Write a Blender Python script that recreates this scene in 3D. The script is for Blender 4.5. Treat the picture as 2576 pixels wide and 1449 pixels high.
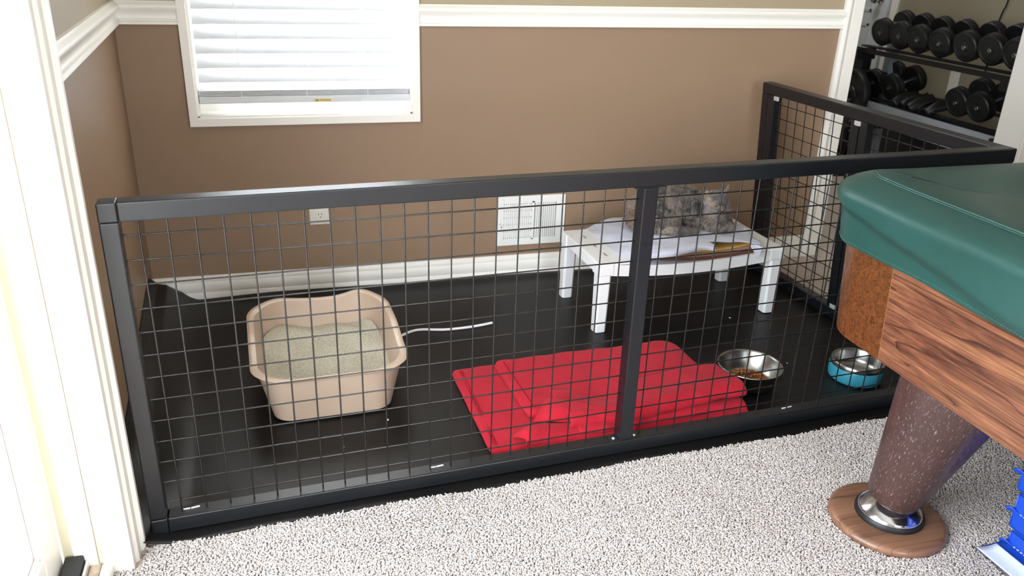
import bpy, bmesh, math, random
import numpy as np
from mathutils import Vector, Matrix

for o in list(bpy.data.objects):
    bpy.data.objects.remove(o)
SC = bpy.context.scene
COL = SC.collection
PI = math.pi
random.seed(7)
RNG = np.random.default_rng(11)

# ------------------------------------------------------------------ camera
W_, H_ = 2576.0, 1449.0
F_ = 2062.076
CAM = Vector((0.27490, -1.59941, 1.23259))
ROWS = [Vector((0.963720121546784, -0.26497040282938755, 0.03215918143029407)),
        Vector((-0.07570900780567755, -0.386899299543583, -0.9190087475915155)),
        Vector((0.2559524828223284, 0.8832324822135229, -0.39292328627859247))]
cd = bpy.data.cameras.new('camera')
cam = bpy.data.objects.new('camera', cd)
COL.objects.link(cam)
cd.sensor_fit = 'HORIZONTAL'
cd.sensor_width = 36.0
cd.lens = F_ / W_ * 36.0
cd.clip_start = 0.05
cd.clip_end = 100
cam.matrix_world = Matrix(((ROWS[0].x, -ROWS[1].x, -ROWS[2].x, CAM.x),
                           (ROWS[0].y, -ROWS[1].y, -ROWS[2].y, CAM.y),
                           (ROWS[0].z, -ROWS[1].z, -ROWS[2].z, CAM.z),
                           (0, 0, 0, 1)))
cd.dof.use_dof = True
cd.dof.focus_distance = 2.0
cd.dof.aperture_fstop = 5.6
SC.camera = cam

# ------------------------------------------------------------------ world, daylight, exposure
world = bpy.data.worlds.new('daylight')
SC.world = world
world.use_nodes = True
bg = world.node_tree.nodes['Background']
bg.inputs[0].default_value = (0.87, 0.93, 1.0, 1)
bg.inputs[1].default_value = 16.0


def portal(name, loc, rot, sx, sy):
    d = bpy.data.lights.new(name, 'AREA')
    d.shape = 'RECTANGLE'
    d.size, d.size_y = sx, sy
    d.energy = 1.0
    d.cycles.is_portal = True
    o = bpy.data.objects.new(name, d)
    COL.objects.link(o)
    o.location, o.rotation_euler = loc, rot
    return o


portal('daylight_patio_door', (-0.30, -1.02, 1.02), (0, -PI / 2, 0), 1.8, 1.75)
portal('fill_rear_opening', (1.3, -4.06, 1.45), (PI / 2, 0, 0), 1.2, 1.3)  # unseen opening behind the camera, added for fill daylight
portal('daylight_back_window', (0.37, 1.42, 1.32), (-PI / 2, 0, 0), 0.72, 1.34)
cl = bpy.data.lights.new('gym_fill_light', 'AREA')  # fill light added to brighten the gym, no known fixture
cl.size = 0.4
cl.energy = 9.0
cl.color = (0.95, 0.97, 1.0)
clo = bpy.data.objects.new('gym_fill_light', cl)
COL.objects.link(clo)
clo.location = (3.0, 2.6, 2.4)
SC.view_settings.view_transform = 'Standard'
SC.view_settings.look = 'None'
SC.view_settings.exposure = 0.3
SC.view_settings.gamma = 1.0
SC.view_settings.use_curve_mapping = False


# ------------------------------------------------------------------ helpers
def lin(c):
    return tuple(((x / 255) / 12.92 if x / 255 <= 0.04045 else ((x / 255 + 0.055) / 1.055) ** 2.4) for x in c)


def rgba(c):
    return (*lin(c), 1.0)


def mat(name, c, rough=0.5, metal=0.0, spec=0.5, noise=None, bump=None, coat=0.0, sheen=0.0, trans=0.0):
    """c sRGB 0-255; noise=(scale, colour2, contrast[, stretch]); bump=(scale, strength, distance)"""
    m = bpy.data.materials.new(name)
    m.use_nodes = True
    nt = m.node_tree
    b = nt.nodes['Principled BSDF']
    b.inputs['Base Color'].default_value = rgba(c)
    b.inputs['Roughness'].default_value = rough
    b.inputs['Metallic'].default_value = metal
    b.inputs['Specular IOR Level'].default_value = spec
    b.inputs['Coat Weight'].default_value = coat
    b.inputs['Sheen Weight'].default_value = sheen
    b.inputs['Transmission Weight'].default_value = trans
    tc = nt.nodes.new('ShaderNodeTexCoord')
    if noise:
        mp = nt.nodes.new('ShaderNodeMapping')
        nt.links.new(tc.outputs['Object'], mp.inputs[0])
        if len(noise) > 3:
            mp.inputs['Scale'].default_value = noise[3]
        n = nt.nodes.new('ShaderNodeTexNoise')
        n.inputs['Scale'].default_value = noise[0]
        n.inputs['Detail'].default_value = 6
        nt.links.new(mp.outputs[0], n.inputs['Vector'])
        r = nt.nodes.new('ShaderNodeValToRGB')
        k = noise[2]
        r.color_ramp.elements[0].position = 0.5 - k
        r.color_ramp.elements[1].position = 0.5 + k
        r.color_ramp.elements[0].color = rgba(c)
        r.color_ramp.elements[1].color = rgba(noise[1])
        nt.links.new(n.outputs[0], r.inputs[0])
        nt.links.new(r.outputs[0], b.inputs['Base Color'])
    if bump:
        n2 = nt.nodes.new('ShaderNodeTexNoise')
        n2.inputs['Scale'].default_value = bump[0]
        n2.inputs['Detail'].default_value = 4
        nt.links.new(tc.outputs['Object'], n2.inputs['Vector'])
        bp = nt.nodes.new('ShaderNodeBump')
        bp.inputs['Strength'].default_value = bump[1]
        bp.inputs['Distance'].default_value = bump[2]
        nt.links.new(n2.outputs[0], bp.inputs['Height'])
        nt.links.new(bp.outputs[0], b.inputs['Normal'])
    return m


def nodes_of(m):
    nt = m.node_tree
    return nt, nt.nodes['Principled BSDF'], next(n for n in nt.nodes if n.type == 'TEX_COORD')


def link(name, me, m=None, parent=None, loc=None, rot=None):
    o = bpy.data.objects.new(name, me)
    COL.objects.link(o)
    if m is not None and not me.materials:
        if isinstance(m, (list, tuple)):
            for x in m:
                me.materials.append(x)
        else:
            me.materials.append(m)
    if parent is not None:
        o.parent = parent
    if loc is not None:
        o.location = loc
    if rot is not None:
        o.rotation_euler = rot
    return o


def mesh_bm(name, bm, smooth=False):
    bmesh.ops.recalc_face_normals(bm, faces=bm.faces)
    me = bpy.data.meshes.new(name)
    bm.to_mesh(me)
    bm.free()
    if smooth is not False:
        for p in me.polygons:
            p.use_smooth = True
        if smooth is not True:
            try:
                me.set_sharp_from_angle(angle=smooth)
            except Exception:
                pass
    return me


def part(name, bm, m, parent=None, smooth=math.radians(40), loc=None, rot=None):
    return link(name, mesh_bm(name, bm, smooth), m, parent, loc, rot)


def thing(name, label, cat, loc=(0, 0, 0), rotz=0.0, group=None):
    o = bpy.data.objects.new(name, None)
    o.empty_display_size = 0.05
    COL.objects.link(o)
    o.location = loc
    o.rotation_euler = (0, 0, rotz)
    return tag(o, label, cat, group)


def tag(o, label, cat, group=None, kind=None):
    o['label'] = label
    o['category'] = cat
    if group:
        o['group'] = group
    if kind:
        o['kind'] = kind
    return o


def struct(o):
    o['kind'] = 'structure'
    return o


def stuff(o):
    o['kind'] = 'stuff'
    return o


def dup_tree(root, parent=None):
    r = root.copy()
    COL.objects.link(r)
    if parent is not None:
        r.parent = parent
    for ch in list(root.children):
        dup_tree(ch, r)
    return r


def box(bm, x0, x1, y0, y1, z0, z1, bev=0.0, seg=2, M=None):
    vs = [bm.verts.new(((x0, x1)[i & 1], (y0, y1)[(i >> 1) & 1], (z0, z1)[(i >> 2) & 1])) for i in range(8)]
    fs = [bm.faces.new([vs[i] for i in f]) for f in ((0, 2, 3, 1), (4, 5, 7, 6), (0, 1, 5, 4), (2, 6, 7, 3), (0, 4, 6, 2), (1, 3, 7, 5))]
    if bev > 0:
        ed = list({e for f in fs for e in f.edges})
        r = bmesh.ops.bevel(bm, geom=ed, offset=bev, segments=seg, affect='EDGES', profile=0.5)
        vs = list({v for f in r['faces'] for v in f.verts} | {v for v in vs if v.is_valid})
    if M is not None:
        bmesh.ops.transform(bm, matrix=M, verts=[v for v in vs if v.is_valid])
    return bm


def newbox(x0, x1, y0, y1, z0, z1, bev=0.0, seg=2):
    return box(bmesh.new(), x0, x1, y0, y1, z0, z1, bev, seg)


def tube(bm, pts, r, seg=8, cap=True):
    pts = [Vector(p) for p in pts]
    n = len(pts)
    rr = r if isinstance(r, (list, tuple)) else [r] * n
    rings = []
    up = None
    for i, p in enumerate(pts):
        t = (pts[min(i + 1, n - 1)] - pts[max(i - 1, 0)]).normalized()
        if up is None:
            up = Vector((0, 0, 1)) if abs(t.z) < 0.9 else Vector((1, 0, 0))
        a = t.cross(up).normalized()
        up = a.cross(t).normalized()
        rings.append([bm.verts.new(p + (a * math.cos(2 * PI * k / seg) + up * math.sin(2 * PI * k / seg)) * rr[i]) for k in range(seg)])
    for i in range(n - 1):
        for k in range(seg):
            bm.faces.new((rings[i][k], rings[i][(k + 1) % seg], rings[i + 1][(k + 1) % seg], rings[i + 1][k]))
    if cap:
        bm.faces.new(rings[0][::-1])
        bm.faces.new(rings[-1])
    return bm


def lathe(bm, prof, seg=40, M=None, cap0=True, cap1=True):
    rings = []
    for r, z in prof:
        rings.append([bm.verts.new((r * math.cos(2 * PI * k / seg), r * math.sin(2 * PI * k / seg), z)) for k in range(seg)])
    for i in range(len(prof) - 1):
        for k in range(seg):
            bm.faces.new((rings[i][k], rings[i][(k + 1) % seg], rings[i + 1][(k + 1) % seg], rings[i + 1][k]))
    if cap0:
        bm.faces.new(rings[0][::-1])
    if cap1:
        bm.faces.new(rings[-1])
    if M is not None:
        bmesh.ops.transform(bm, matrix=M, verts=[v for R in rings for v in R])
    return bm


def extrude_profile(bm, prof, a, b, n, up=Vector((0, 0, 1))):
    """prof (d, z): d along n (out of the wall), z up; swept a->b"""
    a, b, n = Vector(a), Vector(b), Vector(n)
    A = [bm.verts.new(a + n * d + up * z) for d, z in prof]
    B = [bm.verts.new(b + n * d + up * z) for d, z in prof]
    k = len(prof)
    for i in range(k):
        j = (i + 1) % k
        bm.faces.new((A[i], A[j], B[j], B[i]))
    bm.faces.new(A[::-1])
    bm.faces.new(B)
    return bm


def catmull(P, n):
    P = [Vector(p) for p in P]
    out = []
    m = len(P) - 1
    for i in range(n):
        t = i / (n - 1) * m
        k = min(int(t), m - 1)
        u = t - k
        p0, p1, p2, p3 = P[max(k - 1, 0)], P[k], P[k + 1], P[min(k + 2, m)]
        out.append(0.5 * ((2 * p1) + (p2 - p0) * u + (2 * p0 - 5 * p1 + 4 * p2 - p3) * u * u + (3 * p1 - p0 - 3 * p2 + p3) * u ** 3))
    return out


def loft(rows, nu=40, nv=24, thick=0.004, wob=0.0, seed=0):
    """smooth sheet through rows of points, given thickness by offset and closed at the rim"""
    R = [catmull(r, nu) for r in rows]
    G = list(zip(*[catmull([R[i][j] for i in range(len(R))], nv) for j in range(nu)]))  # nv rows of nu
    rg = np.random.default_rng(seed)
    ph = rg.uniform(0, 6.28, 6)
    bm = bmesh.new()
    top, bot = [], []
    for i in range(nv):
        for j in range(nu):
            p = G[i][j]
            a = G[i][min(j + 1, nu - 1)] - G[i][max(j - 1, 0)]
            b = G[min(i + 1, nv - 1)][j] - G[max(i - 1, 0)][j]
            n = a.cross(b)
            n = n.normalized() if n.length > 1e-9 else Vector((0, 0, 1))
            w = wob * (math.sin(p.x * 31 + ph[0]) * math.sin(p.y * 37 + ph[1]) + 0.6 * math.sin(p.x * 67 + p.y * 41 + ph[2]) + 0.4 * math.sin(p.y * 93 - p.x * 29 + ph[3]))
            top.append(bm.verts.new(p + n * w + n * thick / 2))
            bot.append(bm.verts.new(p + n * w - n * thick / 2))
    f = lambda L, i, j: L[i * nu + j]
    for i in range(nv - 1):
        for j in range(nu - 1):
            bm.faces.new((f(top, i, j), f(top, i, j + 1), f(top, i + 1, j + 1), f(top, i + 1, j)))
            bm.faces.new((f(bot, i, j), f(bot, i + 1, j), f(bot, i + 1, j + 1), f(bot, i, j + 1)))
    rim = [(0, j) for j in range(nu)] + [(i, nu - 1) for i in range(1, nv)] + [(nv - 1, j) for j in range(nu - 2, -1, -1)] + [(i, 0) for i in range(nv - 2, 0, -1)]
    for k in range(len(rim)):
        a, b = rim[k], rim[(k + 1) % len(rim)]
        bm.faces.new((f(top, *a), f(bot, *a), f(bot, *b), f(top, *b)))
    return bm


def slab(poly, z0, z1, rnd=0.006, wob=0.0, seed=0, res=36):
    """a soft pad with a rounded rim: polygon outline (smoothed corners), from z0 to z1"""
    pts = [Vector((p[0], p[1])) for p in poly]
    out = []
    n = len(pts)
    for i in range(n):
        p0, p1, p2 = pts[i - 1], pts[i], pts[(i + 1) % n]
        r = poly[i][2] if len(poly[i]) > 2 else 0.02
        a = p1 + (p0 - p1).normalized() * r
        b = p1 + (p2 - p1).normalized() * r
        for k in range(5):
            t = k / 4
            out.append(a * (1 - t) ** 2 + p1 * 2 * t * (1 - t) + b * t * t)
    # resample evenly
    L = []
    m = len(out)
    for i in range(m):
        a, b = out[i], out[(i + 1) % m]
        d = (b - a).length
        q = max(1, int(d / 0.02))
        for k in range(q):
            L.append(a + (b - a) * k / q)
    c = sum(L, Vector((0, 0))) / len(L)
    rg = np.random.default_rng(seed)
    ph = rg.uniform(0, 6.28, 4)
    wz = lambda p: wob * (math.sin(p.x * 23 + ph[0]) * math.cos(p.y * 29 + ph[1]) + 0.5 * math.sin(p.x * 55 + p.y * 47 + ph[2]))
    bm = bmesh.new()
    h = z1 - z0
    rnd = min(rnd, h * 0.49)
    prof = [(rnd, z0)] + [(rnd - rnd * math.sin(t), z0 + rnd - rnd * math.cos(t)) for t in (PI / 4, PI / 2)] + \
           [(rnd - rnd * math.cos(t), z1 - rnd + rnd * math.sin(t)) for t in (0, PI / 4, PI / 2)]
    rings = []
    for ins, z in prof:
        rings.append([bm.verts.new((*(p + (c - p).normalized() * ins), z + (wz(p) if z > z0 + h * 0.3 else 0))) for p in L])
    for s in (0.8, 0.55, 0.3, 0.1):
        rings.append([bm.verts.new((*(c + (p - c) * s), z1 + wz(c + (p - c) * s))) for p in L])
    k = len(L)
    for i in range(len(rings) - 1):
        for j in range(k):
            bm.faces.new((rings[i][j], rings[i][(j + 1) % k], rings[i + 1][(j + 1) % k], rings[i + 1][j]))
    bm.faces.new(rings[-1])
    bm.faces.new(rings[0][::-1])
    return bm


def at(u, v, z):
    """the point of height z that the photograph shows at pixel u, v"""
    d = ROWS[0] * ((u - W_ / 2) / F_) + ROWS[1] * ((v - H_ / 2) / F_) + ROWS[2]
    t = (z - CAM.z) / d.z
    return CAM + d * t


def np_mesh(name, V, Fq, k):
    """mesh from numpy vertices and equal-sized polygons"""
    me = bpy.data.meshes.new(name)
    me.vertices.add(len(V))
    me.vertices.foreach_set('co', np.ascontiguousarray(V, dtype=np.float32).ravel())
    nf = len(Fq)
    me.loops.add(nf * k)
    me.loops.foreach_set('vertex_index', np.ascontiguousarray(Fq, dtype=np.int32).ravel())
    me.polygons.add(nf)
    me.polygons.foreach_set('loop_start', np.arange(0, nf * k, k, dtype=np.int32))
    me.polygons.foreach_set('loop_total', np.full(nf, k, dtype=np.int32))
    me.update(calc_edges=True)
    return me


def island_color(m, cols):
    """colour every loose piece of a mesh at random from a ramp"""
    nt, b, tc = nodes_of(m)
    g = nt.nodes.new('ShaderNodeNewGeometry')
    r = nt.nodes.new('ShaderNodeValToRGB')
    el = r.color_ramp.elements
    while len(el) < len(cols):
        el.new(0.5)
    for i, c in enumerate(cols):
        el[i].position = i / (len(cols) - 1)
        el[i].color = rgba(c)
    nt.links.new(g.outputs['Random Per Island'], r.inputs[0])
    nt.links.new(r.outputs[0], b.inputs['Base Color'])
    return m


# ------------------------------------------------------------------ materials
M = {}
M['paint_low'] = mat('brown_wall_paint', (150, 125, 102), 0.45, spec=0.3, bump=(90, 0.12, 0.002))
M['paint_up'] = mat('beige_wall_paint', (168, 153, 128), 0.5, spec=0.3, bump=(90, 0.12, 0.002))
M['trim'] = mat('white_trim_paint', (246, 243, 235), 0.35, spec=0.4)
M['cream'] = mat('cream_weatherstrip', (214, 206, 180), 0.6)
M['gym_paint'] = mat('gym_wall_paint', (156, 146, 124), 0.6, spec=0.2)
M['white_door'] = mat('white_door_paint', (222, 226, 230), 0.4)
M['carpet_base'] = mat('carpet_backing', (190, 176, 164), 0.95, spec=0.1, noise=(60, (212, 200, 188), 0.25), bump=(170, 0.9, 0.006))
M['carpet'] = island_color(mat('carpet_yarn', (225, 215, 205), 0.9, spec=0.1, sheen=0.3),
                           [(186, 172, 160), (203, 192, 185), (209, 200, 195), (215, 208, 205), (205, 195, 189), (192, 178, 167)])
M['mat'] = mat('black_vinyl', (15, 14, 13), 0.45, spec=0.32, bump=(420, 0.12, 0.001))
M['rubber'] = mat('black_gym_rubber', (38, 38, 38), 0.7, noise=(300, (58, 58, 58), 0.2))
M['charcoal'] = mat('charcoal_powder_coat', (15, 17, 21), 0.36, spec=0.6, bump=(900, 0.1, 0.0004))
M['wire'] = mat('black_coated_wire', (15, 15, 16), 0.2, spec=0.8)
M['steel'] = mat('bright_steel', (226, 226, 226), 0.3, metal=0.6)
M['brushed'] = mat('brushed_stainless', (164, 164, 160), 0.28, metal=1.0, bump=(60, 0.05, 0.001))
M['chrome'] = mat('polished_chrome', (200, 200, 206), 0.17, metal=1.0)
M['white_plastic'] = mat('white_plastic', (232, 233, 232), 0.35, spec=0.5)
M['ivory'] = mat('ivory_plastic', (232, 228, 214), 0.35)
M['dark_slot'] = mat('dark_slot', (60, 58, 54), 0.7)
M['vent'] = mat('white_enamel', (240, 240, 236), 0.4)
M['vent_dark'] = mat('vent_inside', (150, 146, 136), 0.8)
M['tan'] = mat('tan_plastic', (182, 158, 137), 0.38, noise=(9, (192, 171, 150), 0.3), bump=(200, 0.08, 0.001))
M['litter'] = island_color(mat('litter_grain', (170, 165, 145), 0.95, spec=0.15),
                           [(132, 126, 114), (190, 181, 160), (210, 202, 180), (222, 215, 197), (196, 186, 164), (238, 234, 224), (164, 157, 138)])
M['litter_base'] = mat('litter_bed', (172, 166, 146), 0.95, spec=0.1, noise=(240, (200, 194, 174), 0.2), bump=(300, 0.6, 0.003))
M['red'] = mat('red_fleece', (180, 38, 52), 0.9, spec=0.08, sheen=0.06, noise=(30, (166, 29, 44), 0.3), bump=(500, 0.25, 0.001))
M['red_dark'] = mat('red_stitching', (140, 22, 38), 0.9, spec=0.1)
M['fleece'] = mat('pale_grey_fleece', (188, 191, 204), 0.95, spec=0.1, sheen=0.3, bump=(350, 0.3, 0.0015))
M['yellow'] = mat('mustard_cloth', (214, 168, 70), 0.9, spec=0.1, sheen=0.2, bump=(300, 0.2, 0.001))
M['brown'] = mat('taupe_blanket', (150, 116, 92), 0.95, spec=0.1, sheen=0.3, bump=(260, 0.4, 0.002))
M['dark_brown'] = mat('dark_brown_blanket', (96, 58, 46), 0.95, spec=0.1, sheen=0.3, bump=(260, 0.4, 0.002))
M['rope'] = mat('white_rope', (236, 236, 238), 0.8, bump=(900, 0.5, 0.001))
M['teal'] = mat('teal_enamel', (52, 138, 158), 0.38, spec=0.5)
M['kibble'] = island_color(mat('kibble', (150, 96, 50), 0.85, spec=0.2, bump=(400, 0.5, 0.001)),
                           [(120, 70, 34), (156, 98, 50), (176, 116, 64), (138, 82, 40)])
M['green'] = mat('green_vinyl', (27, 61, 56), 0.4, spec=0.5, noise=(5, (31, 68, 63), 0.3), bump=(260, 0.2, 0.0012))
M['thread'] = mat('pale_thread', (64, 98, 90), 0.8)
M['blue'] = mat('blue_vinyl', (26, 70, 178), 0.36, spec=0.5, bump=(160, 0.25, 0.002))
M['velcro'] = mat('pale_velcro', (206, 214, 232), 0.9, bump=(500, 0.4, 0.001))
M['black_iron'] = mat('black_rubber_iron', (24, 24, 25), 0.45, spec=0.4)
M['hub'] = mat('dull_steel_hub', (120, 120, 118), 0.4, metal=1.0)
M['rack_grey'] = mat('grey_rack_steel', (150, 156, 164), 0.4, metal=0.0)
M['label_white'] = mat('label_white', (214, 216, 218), 0.6)
M['label_yellow'] = mat('label_yellow', (222, 190, 90), 0.6)
M['label_ink'] = mat('label_ink', (120, 112, 100), 0.7)
M['slat'] = mat('white_slat_vinyl', (222, 225, 228), 0.4)
nt, b, tc = nodes_of(M['slat'])
tl = nt.nodes.new('ShaderNodeBsdfTranslucent')
tl.inputs[0].default_value = rgba((244, 246, 248))
mx = nt.nodes.new('ShaderNodeMixShader')
mx.inputs[0].default_value = 0.06
nt.links.new(b.outputs[0], mx.inputs[1])
nt.links.new(tl.outputs[0], mx.inputs[2])
nt.links.new(mx.outputs[0], nt.nodes['Material Output'].inputs[0])
M['glass'] = mat('clear_glass', (255, 255, 255), 0.0, spec=0.5)
nt = M['glass'].node_tree
tr = nt.nodes.new('ShaderNodeBsdfTransparent')
tr.inputs[0].default_value = (0.97, 0.97, 0.97, 1)
gl = nt.nodes.new('ShaderNodeBsdfGlossy')
gl.inputs['Roughness'].default_value = 0.02
fr = nt.nodes.new('ShaderNodeLayerWeight')
pw = nt.nodes.new('ShaderNodeMath')
pw.operation = 'POWER'
pw.inputs[1].default_value = 5.0
nt.links.new(fr.outputs['Facing'], pw.inputs[0])
ma = nt.nodes.new('ShaderNodeMath')
ma.operation = 'MULTIPLY_ADD'
ma.inputs[1].default_value = 0.5
ma.inputs[2].default_value = 0.035
nt.links.new(pw.outputs[0], ma.inputs[0])
mx = nt.nodes.new('ShaderNodeMixShader')
nt.links.new(ma.outputs[0], mx.inputs[0])
nt.links.new(tr.outputs[0], mx.inputs[1])
nt.links.new(gl.outputs[0], mx.inputs[2])
nt.links.new(mx.outputs[0], nt.nodes['Material Output'].inputs[0])


def wood(name, dark, mid, light, scale, stretch, vein, rough=0.35, coat=0.2, distort=1.5, fine=False):
    m = mat(name, mid, rough, coat=coat)
    nt, b, tc = nodes_of(m)
    mp = nt.nodes.new('ShaderNodeMapping')
    mp.inputs['Scale'].default_value = stretch
    nt.links.new(tc.outputs['Object'], mp.inputs[0])
    n1 = nt.nodes.new('ShaderNodeTexNoise')
    n1.inputs['Scale'].default_value = scale
    n1.inputs['Detail'].default_value = 8
    n1.inputs['Roughness'].default_value = 0.62
    n1.inputs['Distortion'].default_value = distort
    nt.links.new(mp.outputs[0], n1.inputs['Vector'])
    r1 = nt.nodes.new('ShaderNodeValToRGB')
    el = r1.color_ramp.elements
    el[0].position, el[0].color = 0.28, rgba(dark)
    el[1].position, el[1].color = 0.72, rgba(light)
    e = el.new(0.46)
    e.color = rgba(mid)
    nt.links.new(n1.outputs[0], r1.inputs[0])
    col = r1.outputs[0]
    if vein:
        mp2 = nt.nodes.new('ShaderNodeMapping')
        mp2.inputs['Scale'].default_value = tuple(s * 0.45 for s in stretch)
        mp2.inputs['Location'].default_value = (3.1, 1.7, 0.4)
        nt.links.new(tc.outputs['Object'], mp2.inputs[0])
        n2 = nt.nodes.new('ShaderNodeTexNoise')
        n2.inputs['Scale'].default_value = scale * 0.6
        n2.inputs['Detail'].default_value = 2
        n2.inputs['Distortion'].default_value = distort * 0.7
        nt.links.new(mp2.outputs[0], n2.inputs['Vector'])
        ml = nt.nodes.new('ShaderNodeMath')
        ml.operation = 'MULTIPLY'
        ml.inputs[1].default_value = 15.0 if fine else 11.0
        nt.links.new(n2.outputs[0], ml.inputs[0])
        fr = nt.nodes.new('ShaderNodeMath')
        fr.operation = 'FRACT'
        nt.links.new(ml.outputs[0], fr.inputs[0])
        r2 = nt.nodes.new('ShaderNodeValToRGB')
        e2 = r2.color_ramp.elements
        e2[0].position, e2[0].color = 0.0, (1, 1, 1, 1)
        e2[1].position, e2[1].color = (0.13 if fine else 0.22), (0, 0, 0, 1)
        nt.links.new(fr.outputs[0], r2.inputs[0])
        mm = nt.nodes.new('ShaderNodeMath')
        mm.operation = 'MULTIPLY'
        mm.inputs[1].default_value = vein
        nt.links.new(r2.outputs[0], mm.inputs[0])
        mx = nt.nodes.new('ShaderNodeMix')
        mx.data_type = 'RGBA'
        mx.inputs['B'].default_value = rgba(tuple(int(c * 0.5) for c in dark))
        nt.links.new(mm.outputs[0], mx.inputs['Factor'])
        nt.links.new(col, mx.inputs['A'])
        col = mx.outputs['Result']
    if fine:
        mp3 = nt.nodes.new('ShaderNodeMapping')
        mp3.inputs['Scale'].default_value = (1, 0.05, 1)
        nt.links.new(tc.outputs['Object'], mp3.inputs[0])
        n3 = nt.nodes.new('ShaderNodeTexNoise')
        n3.inputs['Scale'].default_value = 260
        n3.inputs['Detail'].default_value = 3
        nt.links.new(mp3.outputs[0], n3.inputs['Vector'])
        mr3 = nt.nodes.new('ShaderNodeMapRange')
        mr3.inputs[1].default_value = 0.3
        mr3.inputs[2].default_value = 0.7
        mr3.inputs[3].default_value = 0.55
        mr3.inputs[4].default_value = 1.3
        nt.links.new(n3.outputs[0], mr3.inputs[0])
        sc = nt.nodes.new('ShaderNodeVectorMath')
        sc.operation = 'SCALE'
        nt.links.new(col, sc.inputs[0])
        nt.links.new(mr3.outputs[0], sc.inputs['Scale'])
        col = sc.outputs[0]
    nt.links.new(col, b.inputs['Base Color'])
    return m


M['rosewood'] = wood('rosewood_laminate', (58, 34, 26), (106, 66, 47), (138, 95, 66), 12.0, (1, 0.16, 1.9), 0.85, coat=0.2, distort=1.5, fine=True)
M['burl'] = wood('burl_laminate', (40, 22, 12), (80, 45, 20), (116, 70, 34), 70.0, (1, 1, 1), 0.0, distort=2.2)
M['leg_wood'] = wood('dark_leg_laminate', (50, 32, 30), (60, 40, 36), (70, 48, 44), 14.0, (1, 1, 0.2), 0.0, rough=0.48, distort=0.6)
M['oak'] = wood('brown_oak', (84, 56, 42), (118, 84, 64), (140, 102, 78), 22.0, (0.16, 1.6, 1), 0.45, rough=0.4, distort=0.5)
# pale scuffs on the leg
nt, b, tc = nodes_of(M['leg_wood'])
mp = nt.nodes.new('ShaderNodeMapping')
mp.inputs['Scale'].default_value = (1, 1, 0.12)
nt.links.new(tc.outputs['Object'], mp.inputs[0])
n = nt.nodes.new('ShaderNodeTexNoise')
n.inputs['Scale'].default_value = 430
n.inputs['Detail'].default_value = 3
nt.links.new(mp.outputs[0], n.inputs['Vector'])
r = nt.nodes.new('ShaderNodeValToRGB')
r.color_ramp.elements[0].position = 0.60
r.color_ramp.elements[1].position = 0.78
nt.links.new(n.outputs[0], r.inputs[0])
mx = nt.nodes.new('ShaderNodeMix')
mx.data_type = 'RGBA'
mx.inputs['B'].default_value = rgba((150, 132, 126))
old = b.inputs['Base Color'].links[0].from_socket
nt.links.new(r.outputs[0], mx.inputs['Factor'])
nt.links.new(old, mx.inputs['A'])
nt.links.new(mx.outputs['Result'], b.inputs['Base Color'])

# ------------------------------------------------------------------ the room
YB = 1.285                      # room face of the back wall
ZR = 0.98                       # paint changes behind the chair rail
FY = 0.05707                    # heading of the pen
WX0, WX1, WZ0, WZ1 = 0.012, 0.722, 0.652, 1.98      # window opening
DX0, DX1 = 2.492, 3.44                              # doorway
CEIL = 2.44

struct(part('floor', newbox(-0.20, 4.06, -4.1, 2.42, -0.06, 0.0), M['carpet_base'], smooth=False))
struct(part('floor_gym', newbox(2.3, 4.06, 2.42, 4.6, -0.06, 0.004), M['rubber'], smooth=False))
struct(part('ground', newbox(-9.0, -0.30, -9.0, 6.0, -0.16, -0.1), mat('bounce_ground', (200, 196, 188), 0.9, noise=(4, (214, 210, 202), 0.3)), smooth=False))  # unseen ground outside, added to bounce daylight through the patio door


def wall_back():
    lo, up = bmesh.new(), bmesh.new()
    y0, y1 = YB, YB + 0.12
    for bm, z0, z1 in ((lo, -0.05, ZR), (up, ZR, CEIL + 0.1)):
        for x0, x1 in ((-0.32, WX0), (WX1, DX0)):
            box(bm, x0, x1, y0, y1, z0, z1)
        box(bm, DX1, 4.06, y0, y1, z0, z1)
    box(lo, WX0, WX1, y0, y1, -0.05, WZ0)
    box(up, WX0, WX1, y0, y1, WZ1, CEIL + 0.1)
    box(up, DX0, DX1, y0, y1, 2.05, CEIL + 0.1)
    w = struct(part('wall_back', lo, M['paint_low'], smooth=False))
    part('upper_paint', up, M['paint_up'], w, smooth=False)


wall_back()
# left wall: a frame (s along the wall towards the camera, n into the room)
L0 = Vector((-0.202, YB, 0))
LT = Vector((0.0534, -0.9986, 0)).normalized()
LN = Vector((0.9986, 0.0534, 0)).normalized()


def lw(s, d, z):
    return L0 + LT * s + LN * d + Vector((0, 0, z))


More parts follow.
